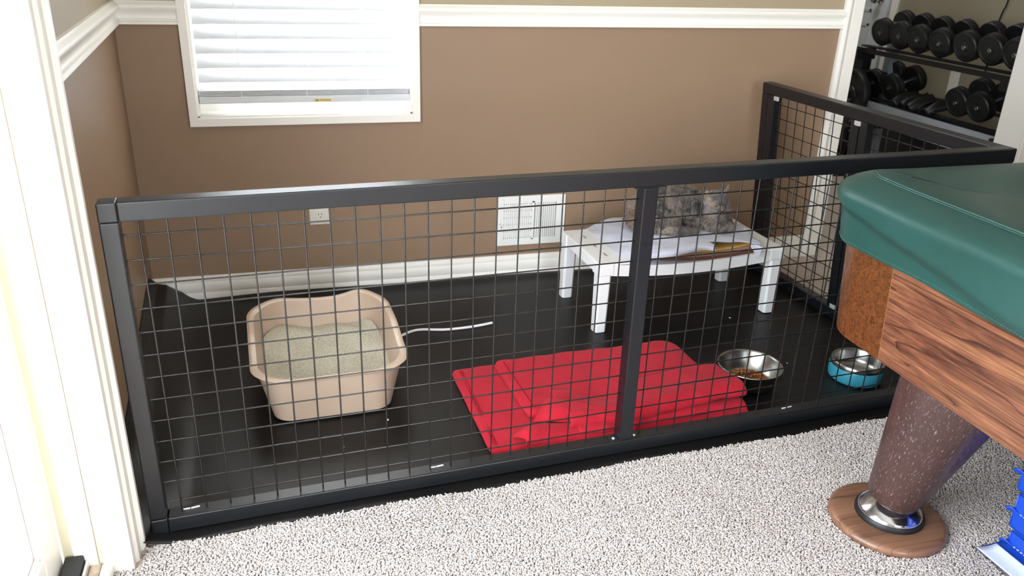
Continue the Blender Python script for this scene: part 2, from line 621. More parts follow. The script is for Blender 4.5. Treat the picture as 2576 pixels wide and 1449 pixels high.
ML = Matrix(((LT.x, LN.x, 0, L0.x), (LT.y, LN.y, 0, L0.y), (0, 0, 1, 0), (0, 0, 0, 1)))
S_D0 = 1.375                     # start of the patio door opening along the wall
S_D1 = S_D0 + 1.88
lo, up = bmesh.new(), bmesh.new()
for bm, z0, z1 in ((lo, -0.05, ZR), (up, ZR, CEIL + 0.1)):
    box(bm, -0.1, S_D0, -0.13, 0, z0, z1, M=ML)
    box(bm, S_D1, 5.4, -0.13, 0, z0, z1, M=ML)
box(up, S_D0, S_D1, -0.13, 0, 2.05, CEIL + 0.1, M=ML)
w = struct(part('wall_left', lo, M['paint_low'], smooth=False))
part('upper_paint', up, M['paint_up'], w, smooth=False)
struct(part('wall_right', newbox(4.0, 4.12, -4.1, 1.4, -0.05, CEIL + 0.1), M['paint_up'], smooth=False))
bm = bmesh.new()
for x0, x1, z0, z1 in ((-0.4, 0.7, -0.05, CEIL), (1.9, 4.1, -0.05, CEIL), (0.7, 1.9, -0.05, 0.8), (0.7, 1.9, 2.1, CEIL)):  # pieces leave an added opening that lets fill daylight in from behind
    box(bm, x0, x1, -4.12, -4.0, z0, z1)
struct(part('wall_front', bm, M['paint_up'], smooth=False))
struct(part('ceiling', newbox(-0.4, 4.12, -4.12, 4.7, CEIL, CEIL + 0.1), mat('ceiling_white', (236, 234, 228), 0.9), smooth=False))
# gym beyond the doorway
gw = bmesh.new()
box(gw, 4.0, 4.12, 1.405, 4.7, -0.05, CEIL)
struct(part('wall_gym_right', gw, M['gym_paint'], smooth=False))
struct(part('wall_gym_back', newbox(2.2, 4.1, 4.6, 4.7, -0.05, CEIL), M['gym_paint'], smooth=False))
struct(part('wall_gym_left', newbox(2.1, 2.2, 1.405, 4.7, -0.05, CEIL), M['gym_paint'], smooth=False))

# chair rail and baseboards
RAIL = [(0, 1.018), (0.010, 1.018), (0.013, 1.012), (0.022, 1.008), (0.025, 1.001), (0.022, 0.994), (0.015, 0.985), (0.010, 0.975),
        (0.010, 0.967), (0.014, 0.963), (0.019, 0.962), (0.020, 0.958), (0.015, 0.956), (0.018, 0.952), (0.018, 0.948), (0, 0.946)]
BASE = [(0, 0), (0.016, 0), (0.016, 0.032), (0.013, 0.036), (0.015, 0.041), (0.015, 0.068), (0.010, 0.074), (0.011, 0.081), (0.007, 0.090), (0.005, 0.094), (0, 0.096)]
bm = bmesh.new()
extrude_profile(bm, RAIL, (-0.202, YB, 0), (-0.012, YB, 0), (0, -1, 0))
extrude_profile(bm, RAIL, (0.742, YB, 0), (2.412, YB, 0), (0, -1, 0))
struct(part('trim_1', bm, M['trim'], smooth=math.radians(50)))
bm = bmesh.new()
extrude_profile(bm, RAIL, lw(0, 0, 0), lw(S_D0 - 0.06, 0, 0), LN)
struct(part('trim_2', bm, M['trim'], smooth=math.radians(50)))
bm = bmesh.new()
extrude_profile(bm, BASE, (-0.202, YB, -0.004), (2.412, YB, -0.004), (0, -1, 0))
struct(part('baseboard_back', bm, M['trim'], smooth=math.radians(40)))
bm = bmesh.new()
extrude_profile(bm, BASE, lw(0, 0, -0.004), lw(S_D0 - 0.07, 0, -0.004), LN)
struct(part('baseboard_left', bm, M['trim'], smooth=math.radians(40)))

# ------------------------------------------------------------------ patio door at the left edge
d1 = bpy.data.objects.new('door_1', None)
COL.objects.link(d1)
struct(d1)
# casing on the room face of the wall, stepped profile; its jamb faces the opening
cas = [(0.0, 0.0), (0.0, 0.052), (0.006, 0.060), (0.018, 0.060), (0.024, 0.052), (0.050, 0.052), (0.056, 0.046), (0.078, 0.046), (0.082, 0.040), (0.082, 0.0)]
YC = -0.036                      # outer edge of the casing
bm = bmesh.new()
A = [bm.verts.new((-0.134 + d, YC - t, -0.004)) for t, d in cas]
Bv = [bm.verts.new((-0.134 + d, YC - t, 2.1)) for t, d in cas]
for i in range(len(cas)):
    j = (i + 1) % len(cas)
    bm.faces.new((A[i], A[j], Bv[j], Bv[i]))
bm.faces.new(A)
bm.faces.new(Bv[::-1])
part('casing', bm, M['trim'], d1, smooth=False)
part('casing', newbox(-0.134, -0.09, YC - 2.0, YC, 2.05, 2.14, 0.004), M['trim'], d1, smooth=False)
part('casing', newbox(-0.06, -0.02, -2.06, -1.97, 0, 2.1, 0.004), M['trim'], d1, smooth=False)
# strips of the jamb, from the room outwards (x0, x1, y of the face)
YJ = YC - 0.082
for nm, x0, x1, dy, mm in (('jamb_trim', -0.1235, -0.0945, 0.003, 'trim'), ('jamb_trim', -0.1405, -0.1240, 0.001, 'trim'), ('weatherstrip', -0.1500, -0.1410, 0.005, 'cream'),
                           ('jamb_board', -0.1925, -0.1505, -0.001, 'trim'), ('weatherstrip', -0.2130, -0.1930, 0.006, 'cream')):
    part(nm, newbox(x0, x1, YJ - 0.004 + dy, YC - 0.03, 0.02, 2.05, 0.0012), M[mm], d1, smooth=False)
part('jamb_board', newbox(-0.262, -0.096, YJ + 0.0055, YC - 0.004, -0.004, 2.06), M['trim'], d1, smooth=False)
part('head_jamb', newbox(-0.262, -0.06, -1.95, YC - 0.05, 2.03, 2.06), M['trim'], d1, smooth=False)
part('side_jamb', newbox(-0.262, -0.03, -1.99, -1.93, 0, 2.06), M['trim'], d1, smooth=False)
# threshold
part('threshold', newbox(-0.166, -0.146, -1.93, YJ + 0.01, -0.02, 0.036, 0.003), mat('worn_sill', (206, 190, 168), 0.6, noise=(40, (160, 138, 116), 0.2)), d1, smooth=False)
part('threshold', newbox(-0.1458, -0.126, -1.93, YJ - 0.001, -0.02, 0.033, 0.004), M['trim'], d1, smooth=False)
part('sill_track', newbox(-0.172, -0.1665, -1.93, YJ, -0.01, 0.052, 0.002), M['steel'], d1, smooth=False)
part('sill', newbox(-0.262, -0.172, -1.93, YJ, -0.02, 0.018), M['trim'], d1, smooth=False)
part('corner_pad', newbox(-0.209, -0.174, YJ - 0.11, YJ - 0.001, 0.018, 0.064, 0.004), mat('black_foam_pad', (52, 53, 54), 0.8), d1, smooth=False)
# two closed glazed leaves: stiles and rails around a full pane
for ya, yb_ in ((YJ - 0.004, YJ - 0.905), (YJ - 0.908, -1.93)):
    lf = bpy.data.objects.new('door_leaf', None)
    COL.objects.link(lf)
    lf.parent = d1
    XA, XB = -0.256, -0.2135
    part('stile', newbox(XA, XB, ya - 0.093, ya, 0.02, 2.025, 0.003), M['trim'], lf, smooth=False)
    part('stile', newbox(XA, XB, yb_, yb_ + 0.093, 0.02, 2.025, 0.003), M['trim'], lf, smooth=False)
    part('rail', newbox(XA, XB - 0.0002, yb_ + 0.093, ya - 0.093, 0.02, 0.140, 0.003), M['trim'], lf, smooth=False)
    part('rail', newbox(XA, XB - 0.0002, yb_ + 0.093, ya - 0.093, 1.905, 2.025, 0.003), M['trim'], lf, smooth=False)
    for k in range(2):
        dx, dw = -0.006 - 0.007 * k, 0.008 * (k + 1)
        bm = bmesh.new()
        box(bm, XB + dx - 0.006, XB + dx, ya - 0.0932 - dw, ya - 0.0932, 0.14, 1.905)
        box(bm, XB + dx - 0.006, XB + dx, yb_ + 0.0932, yb_ + 0.0932 + dw, 0.14, 1.905)
        box(bm, XB + dx - 0.006, XB + dx, yb_ + 0.0932 + dw, ya - 0.0932 - dw, 0.14, 0.14 + dw)
        box(bm, XB + dx - 0.006, XB + dx, yb_ + 0.0932 + dw, ya - 0.0932 - dw, 1.905 - dw, 1.905)
        part('glazing_bead', bm, M['trim'], lf, smooth=False)
    part('pane', newbox(-0.238, -0.234, yb_ + 0.09, ya - 0.09, 0.135, 1.91), M['glass'], lf, smooth=False)

# ------------------------------------------------------------------ window with casing, pane and blind
w1 = bpy.data.objects.new('window_1', None)
COL.objects.link(w1)
struct(w1)
bm = bmesh.new()
cw = 0.026
for x0, x1, z0, z1 in ((WX0 - cw, WX0, WZ0 - cw, WZ1 + cw), (WX1, WX1 + cw, WZ0 - cw, WZ1 + cw), (WX0, WX1, WZ0 - cw, WZ0), (WX0, WX1, WZ1, WZ1 + cw)):
    box(bm, x0, x1, YB - 0.022, YB + 0.01, z0, z1, 0.0008)
part('window_frame', bm, M['trim'], w1, smooth=False)
bm = bmesh.new()
for x0, x1, z0, z1 in ((WX0 - 0.002, WX0 + 0.006, WZ0, WZ1), (WX1 - 0.006, WX1 + 0.002, WZ0, WZ1), (WX0, WX1, WZ0 - 0.002, WZ0 + 0.004), (WX0, WX1, WZ1 - 0.004, WZ1)):
    box(bm, x0, x1, YB, YB + 0.119, z0, z1)
part('window_sill', bm, M['trim'], w1, smooth=False)
bm = bmesh.new()
for x0, x1, z0, z1 in ((WX0 + 0.006, WX0 + 0.046, WZ0 + 0.05, WZ1 - 0.05), (WX1 - 0.046, WX1 - 0.006, WZ0 + 0.05, WZ1 - 0.05), (WX0 + 0.006, WX1 - 0.006, WZ0 + 0.004, WZ0 + 0.05), (WX0 + 0.006, WX1 - 0.006, WZ1 - 0.05, WZ1 - 0.004)):
    box(bm, x0, x1, YB + 0.085, YB + 0.115, z0, z1)
part('sash', bm, M['trim'], w1, smooth=False)
part('pane', newbox(WX0 + 0.04, WX1 - 0.04, YB + 0.098, YB + 0.102, WZ0 + 0.04, WZ1 - 0.04), M['glass'], w1, smooth=False)

bl = thing('window_blind', 'white horizontal slat blind with a thick bottom rail in the window', 'blind', (0, 0, 0))
YBL = YB + 0.038
SL = 0.050
bm = bmesh.new()
th = math.radians(-51)
prof = []
for k in range(7):
    t = k / 6 - 0.5
    prof.append((t * SL, 0.0028 * (1 - 4 * t * t)))
vsA = []
for x in (WX0 + 0.012, WX1 - 0.012):
    ring = []
    for s_, hgt in prof:
        ring.append(bm.verts.new((x, s_ * math.cos(th) + hgt * math.sin(th), -s_ * math.sin(th) + hgt * math.cos(th))))
    for s_, hgt in reversed(prof):
        hh = hgt - 0.0026
        ring.append(bm.verts.new((x, s_ * math.cos(th) + hh * math.sin(th), -s_ * math.sin(th) + hh * math.cos(th))))
    vsA.append(ring)
kk = len(vsA[0])
for i in range(kk):
    bm.faces.new((vsA[0][i], vsA[0][(i + 1) % kk], vsA[1][(i + 1) % kk], vsA[1][i]))
bm.faces.new(vsA[0])
bm.faces.new(vsA[1][::-1])
slat_me = mesh_bm('slat', bm, math.radians(40))
slat_me.materials.append(M['slat'])
zs = 0.7363
while zs < WZ1 - 0.06:
    link('slat', slat_me, None, bl, (0, YBL, zs))
    zs += 0.0462
bm = newbox(WX0 + 0.008, WX1 - 0.004, YBL - 0.028, YBL + 0.024, 0.694, 0.718, 0.003)
part('bottom_rail', bm, M['slat'], bl, smooth=False)
for k in range(4):
    part('stacked_slat', newbox(WX0 + 0.010, WX1 - 0.008, YBL - 0.026 + 0.001 * k, YBL + 0.024, 0.7195 + 0.0046 * k, 0.7228 + 0.0046 * k, 0.001), M['slat'], bl, smooth=False)
for cx in (0.155, 0.366, 0.571):
    for dy in (-0.027, 0.026):
        bm = tube(bmesh.new(), [(cx, YBL + dy, 0.70), (cx, YBL + dy, WZ1 - 0.02)], 0.0011, 5)
        part('ladder_cord', bm, M['trim'], bl)
part('head_rail', newbox(WX0 + 0.008, WX1 - 0.008, YBL - 0.03, YBL + 0.03, WZ1 - 0.05, WZ1 - 0.006, 0.003), M['slat'], bl, smooth=False)
wl = part('warning_label', newbox(0.382, 0.548, YBL - 0.0288, YBL - 0.028, 0.697, 0.7065), M['label_white'], bl, smooth=False)
part('label_panel', newbox(0.390, 0.446, YBL - 0.0292, YBL - 0.0286, 0.6975, 0.7060), M['label_yellow'], wl, smooth=False)
bm = bmesh.new()
v = [bm.verts.new((x, YBL - 0.0295, z)) for x, z in ((0.393, 0.6985), (0.404, 0.6985), (0.3985, 0.7052))]
bm.faces.new(v)
r_ = bmesh.ops.extrude_face_region(bm, geom=list(bm.faces))
bmesh.ops.translate(bm, vec=(0, 0.0004, 0), verts=[g for g in r_['geom'] if isinstance(g, bmesh.types.BMVert)])
part('warning_triangle', bm, M['label_ink'], wl, smooth=False)


def text(name, body, size, loc, rot, m, parent):
    c = bpy.data.curves.new(name, 'FONT')
    c.body = body
    c.size = size
    c.extrude = 0.0001
    o = bpy.data.objects.new(name, c)
    COL.objects.link(o)
    bpy.context.view_layer.update()
    me = bpy.data.meshes.new_from_object(o.evaluated_get(bpy.context.evaluated_depsgraph_get()))
    bpy.data.objects.remove(o)
    me.materials.clear()
    me.materials.append(m)
    o = link(name, me)
    o.parent = parent
    o.location = loc
    o.rotation_euler = rot
    return o


text('lettering', 'WARNING', 0.0068, (0.410, YBL - 0.0296, 0.6995), (PI / 2, 0, 0), M['label_ink'], wl)

# ------------------------------------------------------------------ outlet, vent
ou = thing('wall_outlet', 'ivory wall outlet plate low on the brown wall behind the pen', 'outlet', (0.384, YB, 0.316))
part('plate', newbox(-0.0375, 0.0375, -0.006, 0, -0.056, 0.056, 0.0035, 3), M['ivory'], ou)
for dz in (-0.0195, 0.0195):
    bm = lathe(bmesh.new(), [(0.0168, 0), (0.0168, 0.0075), (0.0160, 0.0085)], 28, Matrix.Translation((0, 0, dz)) @ Matrix.Rotation(PI / 2, 4, 'X'))
    rc = part('receptacle', bm, M['ivory'], ou)
    for sx in (-0.0055, 0.0055):
        part('slot', newbox(sx - 0.001, sx + 0.001, -0.0092, -0.008, dz + 0.0005, dz + 0.0085), M['dark_slot'], rc, smooth=False)
    part('slot', tube(bmesh.new(), [(0, -0.0092, dz - 0.0075), (0, -0.008, dz - 0.0075)], 0.0022, 8), M['dark_slot'], rc)

VX0, VX1, VZ0, VZ1 = 1.042, 1.312, 0.134, 0.330
ve = thing('wall_vent', 'white metal air vent grille on the brown wall left of the cat bed', 'vent', (0, 0, 0))
bm = bmesh.new()
fw_ = 0.024
for x0, x1, z0, z1 in ((VX0, VX0 + fw_, VZ0, VZ1), (VX1 - fw_ - 0.012, VX1, VZ0, VZ1), (VX0 + fw_, VX1 - fw_ - 0.012, VZ1 - 0.028, VZ1), (VX0 + fw_, VX1 - fw_ - 0.012, VZ0, VZ0 + 0.026)):
    box(bm, x0, x1, YB - 0.008, YB + 0.001, z0, z1, 0.001)
vf = part('vent_frame', bm, M['vent'], ve, smooth=False)
for z_ in (0.198, 0.212):
    part('lever_slot', newbox(VX0 + 0.014, VX0 + 0.017, YB - 0.0085, YB - 0.007, z_ - 0.006, z_ + 0.002), M['dark_slot'], vf, smooth=False)
for x_, z_ in ((VX0 + 0.010, 0.222), (VX1 - 0.012, 0.222)):
    part('screw', lathe(bmesh.new(), [(0.004, 0), (0.0025, 0.0015)], 12, Matrix.Translation((x_, YB - 0.008, z_)) @ Matrix.Rotation(PI / 2, 4, 'X')), M['steel'], vf)
part('vent_back', newbox(VX0 + 0.01, VX1 - 0.01, YB - 0.0012, YB - 0.0004, VZ0 + 0.01, VZ1 - 0.01), M['vent_dark'], ve, smooth=False)
XM = 1.183
part('mullion', newbox(XM - 0.005, XM + 0.005, YB - 0.008, YB, VZ0 + 0.02, VZ1 - 0.02, 0.001), M['vent'], ve, smooth=False)
lo_me = mesh_bm('louver', box(bmesh.new(), -0.0028, 0.0028, -0.0075, -0.0015, VZ0 + 0.026, VZ1 - 0.028), False)
lo_me.materials.append(M['vent'])
x_ = VX0 + fw_ + 0.006
while x_ < VX1 - fw_ - 0.016:
    if abs(x_ - XM) > 0.008:
        link('louver', lo_me, None, ve, (x_, YB, 0))
    x_ += 0.0082
fin_me = mesh_bm('fin', box(bmesh.new(), VX0 + fw_, XM, -0.004, -0.0012, -0.0105, 0.0105), False)
fin_me.materials.append(M['vent'])
for k in range(5):
    link('fin', fin_me, None, ve, (0, YB, VZ0 + 0.042 + 0.0275 * k))

# ------------------------------------------------------------------ doorway to the gym
d2 = bpy.data.objects.new('door_2', None)
COL.objects.link(d2)
struct(d2)


def doorcasing(xi, sgn):
    """xi inner edge, sgn -1: spreads to the left"""
    p = [(0, 0), (0, 0.012), (0.046, 0.013), (0.049, 0.010), (0.052, 0.016), (0.068, 0.024), (0.078, 0.022), (0.082, 0.014), (0.082, 0)]
    bm = bmesh.new()
    A = [bm.verts.new((xi + sgn * a, YB - d, -0.004)) for a, d in p]
    Bv = [bm.verts.new((xi + sgn * a, YB - d, 2.13)) for a, d in p]
    for i in range(len(p)):
        j = (i + 1) % len(p)
        bm.faces.new((A[i], A[j], Bv[j], Bv[i]))
    bm.faces.new(A)
    bm.faces.new(Bv)
    return bm


part('casing', doorcasing(DX0, -1), M['trim'], d2, smooth=False)
part('casing', doorcasing(DX1 + 0.012, 1), M['trim'], d2, smooth=False)
part('jamb', newbox(DX0 - 0.002, DX0 + 0.004, YB - 0.008, YB + 0.13, -0.004, 2.05), M['trim'], d2, smooth=False)
part('jamb', newbox(DX1 - 0.004, DX1 + 0.012, YB - 0.010, YB + 0.13, -0.004, 2.05), M['trim'], d2, smooth=False)
part('casing', newbox(DX0 - 0.08, DX1 + 0.09, YB - 0.02, YB, 2.05, 2.13, 0.003), M['trim'], d2, smooth=False)

# white panelled door in the gym's far wall
d3 = bpy.data.objects.new('door_3', None)
COL.objects.link(d3)
struct(d3)
XG = 4.0
part('door_panel', newbox(XG - 0.035, XG - 0.001, 2.97, 3.75, 0.01, 2.03, 0.002), M['white_door'], d3, smooth=False)
bm = bmesh.new()
for z0, z1 in ((0.16, 0.80), (0.87, 1.45)):
    for y0, y1 in ((3.10, 3.32), (3.42, 3.64)):
        for a0, a1, b0, b1 in ((y0, y0 + 0.02, z0, z1), (y1 - 0.02, y1, z0, z1), (y0, y1, z0, z0 + 0.02), (y0, y1, z1 - 0.02, z1)):
            box(bm, XG - 0.041, XG - 0.034, a0, a1, b0, b1, 0.002)
part('panel_moulding', bm, M['white_door'], d3, smooth=False)
part('casing', newbox(XG - 0.02, XG, 2.90, 2.955, 0, 2.08, 0.003), M['trim'], d3, smooth=False)
bm = lathe(bmesh.new(), [(0.03, 0), (0.03, 0.008), (0.012, 0.012), (0.012, 0.035), (0.024, 0.042), (0.028, 0.055), (0.022, 0.066), (0.006, 0.069)], 24,
           Matrix.Translation((XG - 0.035, 3.03, 0.952)) @ Matrix.Rotation(-PI / 2, 4, 'Y'))
part('door_knob', bm, M['chrome'], d3)

# ------------------------------------------------------------------ carpet pile in front of the pen
E1 = Vector((math.cos(FY), math.sin(FY), 0))
E2 = Vector((-math.sin(FY), math.cos(FY), 0))


def mat_front(x):
    """front edge of the black mat in the pen's frame"""
    return -0.047 - 0.015 * max(0.0, min(1.0, x / 1.7)) - 0.004 * math.sin(x * 9.0 + 0.6) - 0.0025 * math.sin(x * 21)


def pile(name, xs, ys, sp, keep, h=0.0080, r=0.00235):
    gx, gy = np.meshgrid(np.arange(xs[0], xs[1], sp), np.arange(ys[0], ys[1], sp))
    P = np.stack([gx.ravel(), gy.ravel()], 1)
    P[:, 0] += (np.arange(len(P)) % 2) * sp * 0.5
    P += RNG.uniform(-0.45, 0.45, P.shape) * sp
    P = P[keep(P)]
    n = len(P)
    ang = 1.3 * np.sin(P[:, 0] * 9 + P[:, 1] * 4) + 1.1 * np.cos(P[:, 1] * 12 - P[:, 0] * 5) + RNG.normal(0, 1.5, n)
    ln = RNG.uniform(0.2, 1.0, n) * 0.0085
    hh = h * RNG.uniform(0.88, 1.1, n)
    dx, dy = np.cos(ang) * ln, np.sin(ang) * ln
    rad = r * RNG.uniform(0.8, 1.2, n)
    V = np.zeros((n, 4, 3, 3))
    tw = RNG.uniform(0, 6.28, n)
    for i, (a, z, s_) in enumerate(((0.0, -0.004, 0.9), (0.15, 0.5, 1.1), (0.6, 0.9, 1.0), (1.0, 1.0, 0.35))):
        for k in range(3):
            t = tw + k * 2 * PI / 3 + i * 0.7
            V[:, i, k, 0] = P[:, 0] + dx * a + np.cos(t) * rad * s_
            V[:, i, k, 1] = P[:, 1] + dy * a + np.sin(t) * rad * s_
            V[:, i, k, 2] = (z * hh if i else np.full(n, -0.002)) + (np.cos(t - ang) * -rad * 0.5 * s_ if i > 1 else 0)
    base = (np.arange(n) * 12)[:, None]
    q = []
    for i in range(3):
        for k in range(3):
            q.append([i * 3 + k, i * 3 + (k + 1) % 3, (i + 1) * 3 + (k + 1) % 3, (i + 1) * 3 + k])
    Q = (base[:, None, :] + np.array(q)[None]).reshape(-1, 4)
    return np_mesh(name, V.reshape(-1, 3), Q, 4)


mfv = np.vectorize(mat_front)


def keep_front(P):
    xp = P[:, 0] * E1.x + P[:, 1] * E1.y
    yp = P[:, 0] * E2.x + P[:, 1] * E2.y
    k = (yp < mfv(xp) - 0.003) & (P[:, 0] > -0.055)
    k |= (P[:, 0] > -0.124) & (P[:, 1] < -0.120)
    k |= (P[:, 0] > -0.073) & (P[:, 1] < -0.056)
    dd = (P[:, 0] - 1.566) ** 2 + (P[:, 1] + 0.348) ** 2
    k &= dd > 0.127 ** 2
    k &= ~((P[:, 0] > 1.70) & (P[:, 1] < -0.47) & (P[:, 1] > -1.15))
    # inside the view, with a margin
    k &= (P[:, 1] > -0.78) & ((P[:, 1] > -0.30 - 0.30 * P[:, 0]))
    return k


cp = link('carpet_pile', pile('carpet_pile', (-0.14, 2.4), (-0.80, 0.10), 0.0037, keep_front), M['carpet'])
tag(cp, 'cream looped carpet pile in front of the black pen and under the pool table', 'carpet', kind='stuff')

# ------------------------------------------------------------------ black floor mat, curling up against the left wall
def sm01(t):
    t = max(0.0, min(1.0, t))
    return t * t * (3 - 2 * t)


nx, ny = 90, 90
V, Fq = [], []
for j in range(ny):
    t = j / (ny - 1)
    for i in range(nx):
        s_ = (i / (nx - 1)) ** 2.2
        # row start: at the left wall
        yp0 = mat_front(s_ * 2.25)
        y_w = -0.06 + t * 1.27
        xw = L0.x + 0.0534 * (YB - y_w) + 0.022
        x = xw + s_ * (2.215 - 0.057 * (y_w - 0.1) - xw)
        # front edge follows the pen, back edge the wall
        yf = (E2 * yp0 + E1 * x).y
        yb = YB - 0.019 - 0.11 * max(0.0, 1 - (x - xw) / 0.07) ** 1.2
        y = yf + (yb - yf) * t
        xw2 = L0.x + 0.0534 * (YB - y) + 0.020
        x = max(x, xw2)
        d = max(0.0, x - xw2)
        hh = 0.03 + 0.085 * sm01((y + 0.02) / 0.26) + 0.030 * max(0.0, min(1.0, (y - 0.2) / 0.9))
        z = 0.005 + hh * max(0.0, 1 - d / 0.13) ** 1.7
        if d < 0.03:
            x -= 0.017 * sm01((z - 0.05) / 0.05)
        z += 0.012 * math.exp(-((y - yb) / 0.035) ** 2) * min(1, s_ * 6)
        z += 0.0015 * math.sin(x * 7 + y * 5)
        V.append((x, y, z))
n0 = len(V)
V += [(x, y, z - 0.003) for x, y, z in V]
for j in range(ny - 1):
    for i in range(nx - 1):
        a = j * nx + i
        Fq.append((a, a + 1, a + nx + 1, a + nx))
        Fq.append((n0 + a, n0 + a + nx, n0 + a + nx + 1, n0 + a + 1))
for i in range(nx - 1):
    Fq.append((i, n0 + i, n0 + i + 1, i + 1))
    a = (ny - 1) * nx + i
    Fq.append((a, a + 1, n0 + a + 1, n0 + a))
for j in range(ny - 1):
    a = j * nx
    Fq.append((a, a + nx, n0 + a + nx, n0 + a))
    a = j * nx + nx - 1
    Fq.append((a, n0 + a, n0 + a + nx, a + nx))
me = np_mesh('floor_mat', np.array(V), np.array(Fq), 4)
for p in me.polygons:
    p.use_smooth = True
fm = link('floor_mat', me, M['mat'])
tag(fm, 'black vinyl mat under the pen, its left edge curling up the wall', 'mat')

# ------------------------------------------------------------------ the pet pen
PEN = thing('pet_pen', 'low charcoal metal pet pen of wire grid panels on the black mat', 'pet pen', (0, 0, 0), FY)
ZT0, ZT1, ZB0, ZB1 = 0.7245, 0.7625, 0.009, 0.047
PXL, PXR = -0.0650, 2.150
HY = 0.019
C_ = M['charcoal']
part('top_rail', newbox(PXL + 0.0352, PXR, -HY, HY, ZT0, ZT1, 0.003), C_, PEN, smooth=False)
part('bottom_rail', newbox(PXL + 0.0352, PXR, -HY, HY, ZB0, ZB1, 0.003), C_, PEN, smooth=False)
part('corner_cap', newbox(PXL, PXL + 0.0349, -HY - 0.0003, HY, ZT0, ZT1, 0.003), C_, PEN, smooth=False)
part('corner_cap', newbox(PXL, PXL + 0.0349, -HY - 0.0003, HY, ZB0, ZB1, 0.003), C_, PEN, smooth=False)
part('end_post', newbox(PXL, PXL + 0.0349, -HY, HY, ZB1 + 0.0006, ZT0 - 0.0006, 0.003), C_, PEN, smooth=False)
part('end_post', newbox(PXR - 0.035, PXR - 0.0005, -HY, HY, ZB1, ZT0, 0.003), C_, PEN, smooth=False)
MPX0, MPX1 = 1.054, 1.091
part('middle_post', newbox(MPX0, MPX1, -HY, HY, ZB1 + 0.003, ZT0 - 0.003, 0.003), C_, PEN, smooth=False)
scr_bm = lathe(bmesh.new(), [(0.0042, 0), (0.0042, 0.0012), (0.003, 0.0028), (0.0008, 0.0032)], 14)
scr_me = mesh_bm('screw', scr_bm, math.radians(40))
scr_me.materials.append(M['steel'])
for zz, up_ in ((ZB1, 1), (ZT0, -1)):
    za, zb_ = (zz, zz + 0.003) if up_ > 0 else (zz - 0.003, zz)
    br = part('bracket', newbox(MPX0 - 0.022, MPX1 + 0.020, -0.018, 0.015, za, zb_, 0.001), C_, PEN, smooth=False)
    for sx in (MPX0 - 0.012, MPX1 + 0.010):
        link('screw', scr_me, None, br, (sx, -0.006, zb_ if up_ > 0 else za), (0, 0, 0) if up_ > 0 else (PI, 0, 0))
S = 0.0508
wr = 0.00175
vw = mesh_bm('wire', tube(bmesh.new(), [(0, 0, ZB1 - 0.003), (0, 0, ZT0 + 0.003)], wr, 8), math.radians(60))
vw.materials.append(M['wire'])
hw = mesh_bm('wire', tube(bmesh.new(), [(PXL + 0.030, 0, 0), (PXR - 0.03, 0, 0)], wr, 8), math.radians(60))
hw.materials.append(M['wire'])
for k in range(1, 43):
    if k == 22:
        continue
    link('wire', vw, None, PEN, ((k - 1) * S, -wr, 0))
HZ = [(0.08 + (13 - h) * S) * 1.0094 - 0.004 for h in range(1, 14)]
for z_ in HZ:
    link('wire', hw, None, PEN, (0, wr, z_))
# white cable ties round the lowest wire
for k in (0.018, 0.575, 1.58):
    bm = bmesh.new()
    box(bm, -0.016, -0.002, -0.0008, 0.0008, ZB1, ZB1 + 0.0025, 0.0, M=Matrix.Translation((k, 0.004, 0)))
    box(bm, 0.0, 0.018, -0.0012, 0.0012, ZB1, ZB1 + 0.0022, 0.0, M=Matrix.Translation((k, 0.004, 0)) @ Matrix.Rotation(0.12, 4, 'Z'))
    part('cable_tie', bm, M['white_plastic'], PEN, smooth=False)
# right-hand return panel, standing out a little at its foot
LEAN = 0.055
sp_ = bpy.data.objects.new('return_panel', None)
COL.objects.link(sp_)
sp_.parent = PEN
SH = Matrix.Rotation(-math.atan2(LEAN, 0.74), 4, 'Y')
sp_.matrix_local = Matrix.Translation((PXR - 0.019 + LEAN, 0, 0)) @ SH
Y0, Y1 = 0.022, 1.075
part('top_rail', newbox(-HY, HY, Y0 - 0.03, Y1, ZT0 + 0.001, ZT1 + 0.001, 0.003), C_, sp_, smooth=False)
part('bottom_rail', newbox(-HY, HY, Y0, Y1, ZB0, ZB1, 0.003), C_, sp_, smooth=False)
part('post', newbox(-HY, HY, Y1 - 0.036, Y1, ZB1, ZT0, 0.003), C_, sp_, smooth=False)
part('post', newbox(-HY, HY, Y1 - 0.076, Y1 - 0.0385, ZB1, ZT0, 0.003), C_, sp_, smooth=False)
part('post', newbox(-HY, HY, Y0, Y0 + 0.036, ZB1, ZT0, 0.003), C_, sp_, smooth=False)
YM = 0.54
part('middle_post', newbox(-HY, HY, YM, YM + 0.036, ZB1, ZT0, 0.003), C_, sp_, smooth=False)
part('middle_post', newbox(-HY * 0.8, HY * 0.8, YM - 0.036, YM - 0.002, ZB1, ZT0, 0.003), C_, sp_, smooth=False)
for yy in (YM - 0.008, Y1 - 0.102):
    for za, zb_ in ((ZB1, ZB1 + 0.016), (ZT0 - 0.016, ZT0)):
        part('bracket', newbox(-HY - 0.0015, -HY + 0.006, yy, yy + 0.026, za, zb_, 0.002), M['steel'], sp_, smooth=False)
vw2 = mesh_bm('wire', tube(bmesh.new(), [(0, 0, ZB1 - 0.003), (0, 0, ZT0 + 0.003)], wr, 8), math.radians(60))
vw2.materials.append(M['wire'])
hw2 = mesh_bm('wire', tube(bmesh.new(), [(0, Y0 + 0.03, 0), (0, Y1 - 0.03, 0)], wr, 8), math.radians(60))
hw2.materials.append(M['wire'])
yy = Y1 - 0.092
while yy > Y0 + 0.04:
    if not (YM - 0.04 < yy < YM + 0.04):
        link('wire', vw2, None, sp_, (-wr, yy, 0))
    yy -= S
for z_ in HZ:
    link('wire', hw2, None, sp_, (wr, 0, z_))

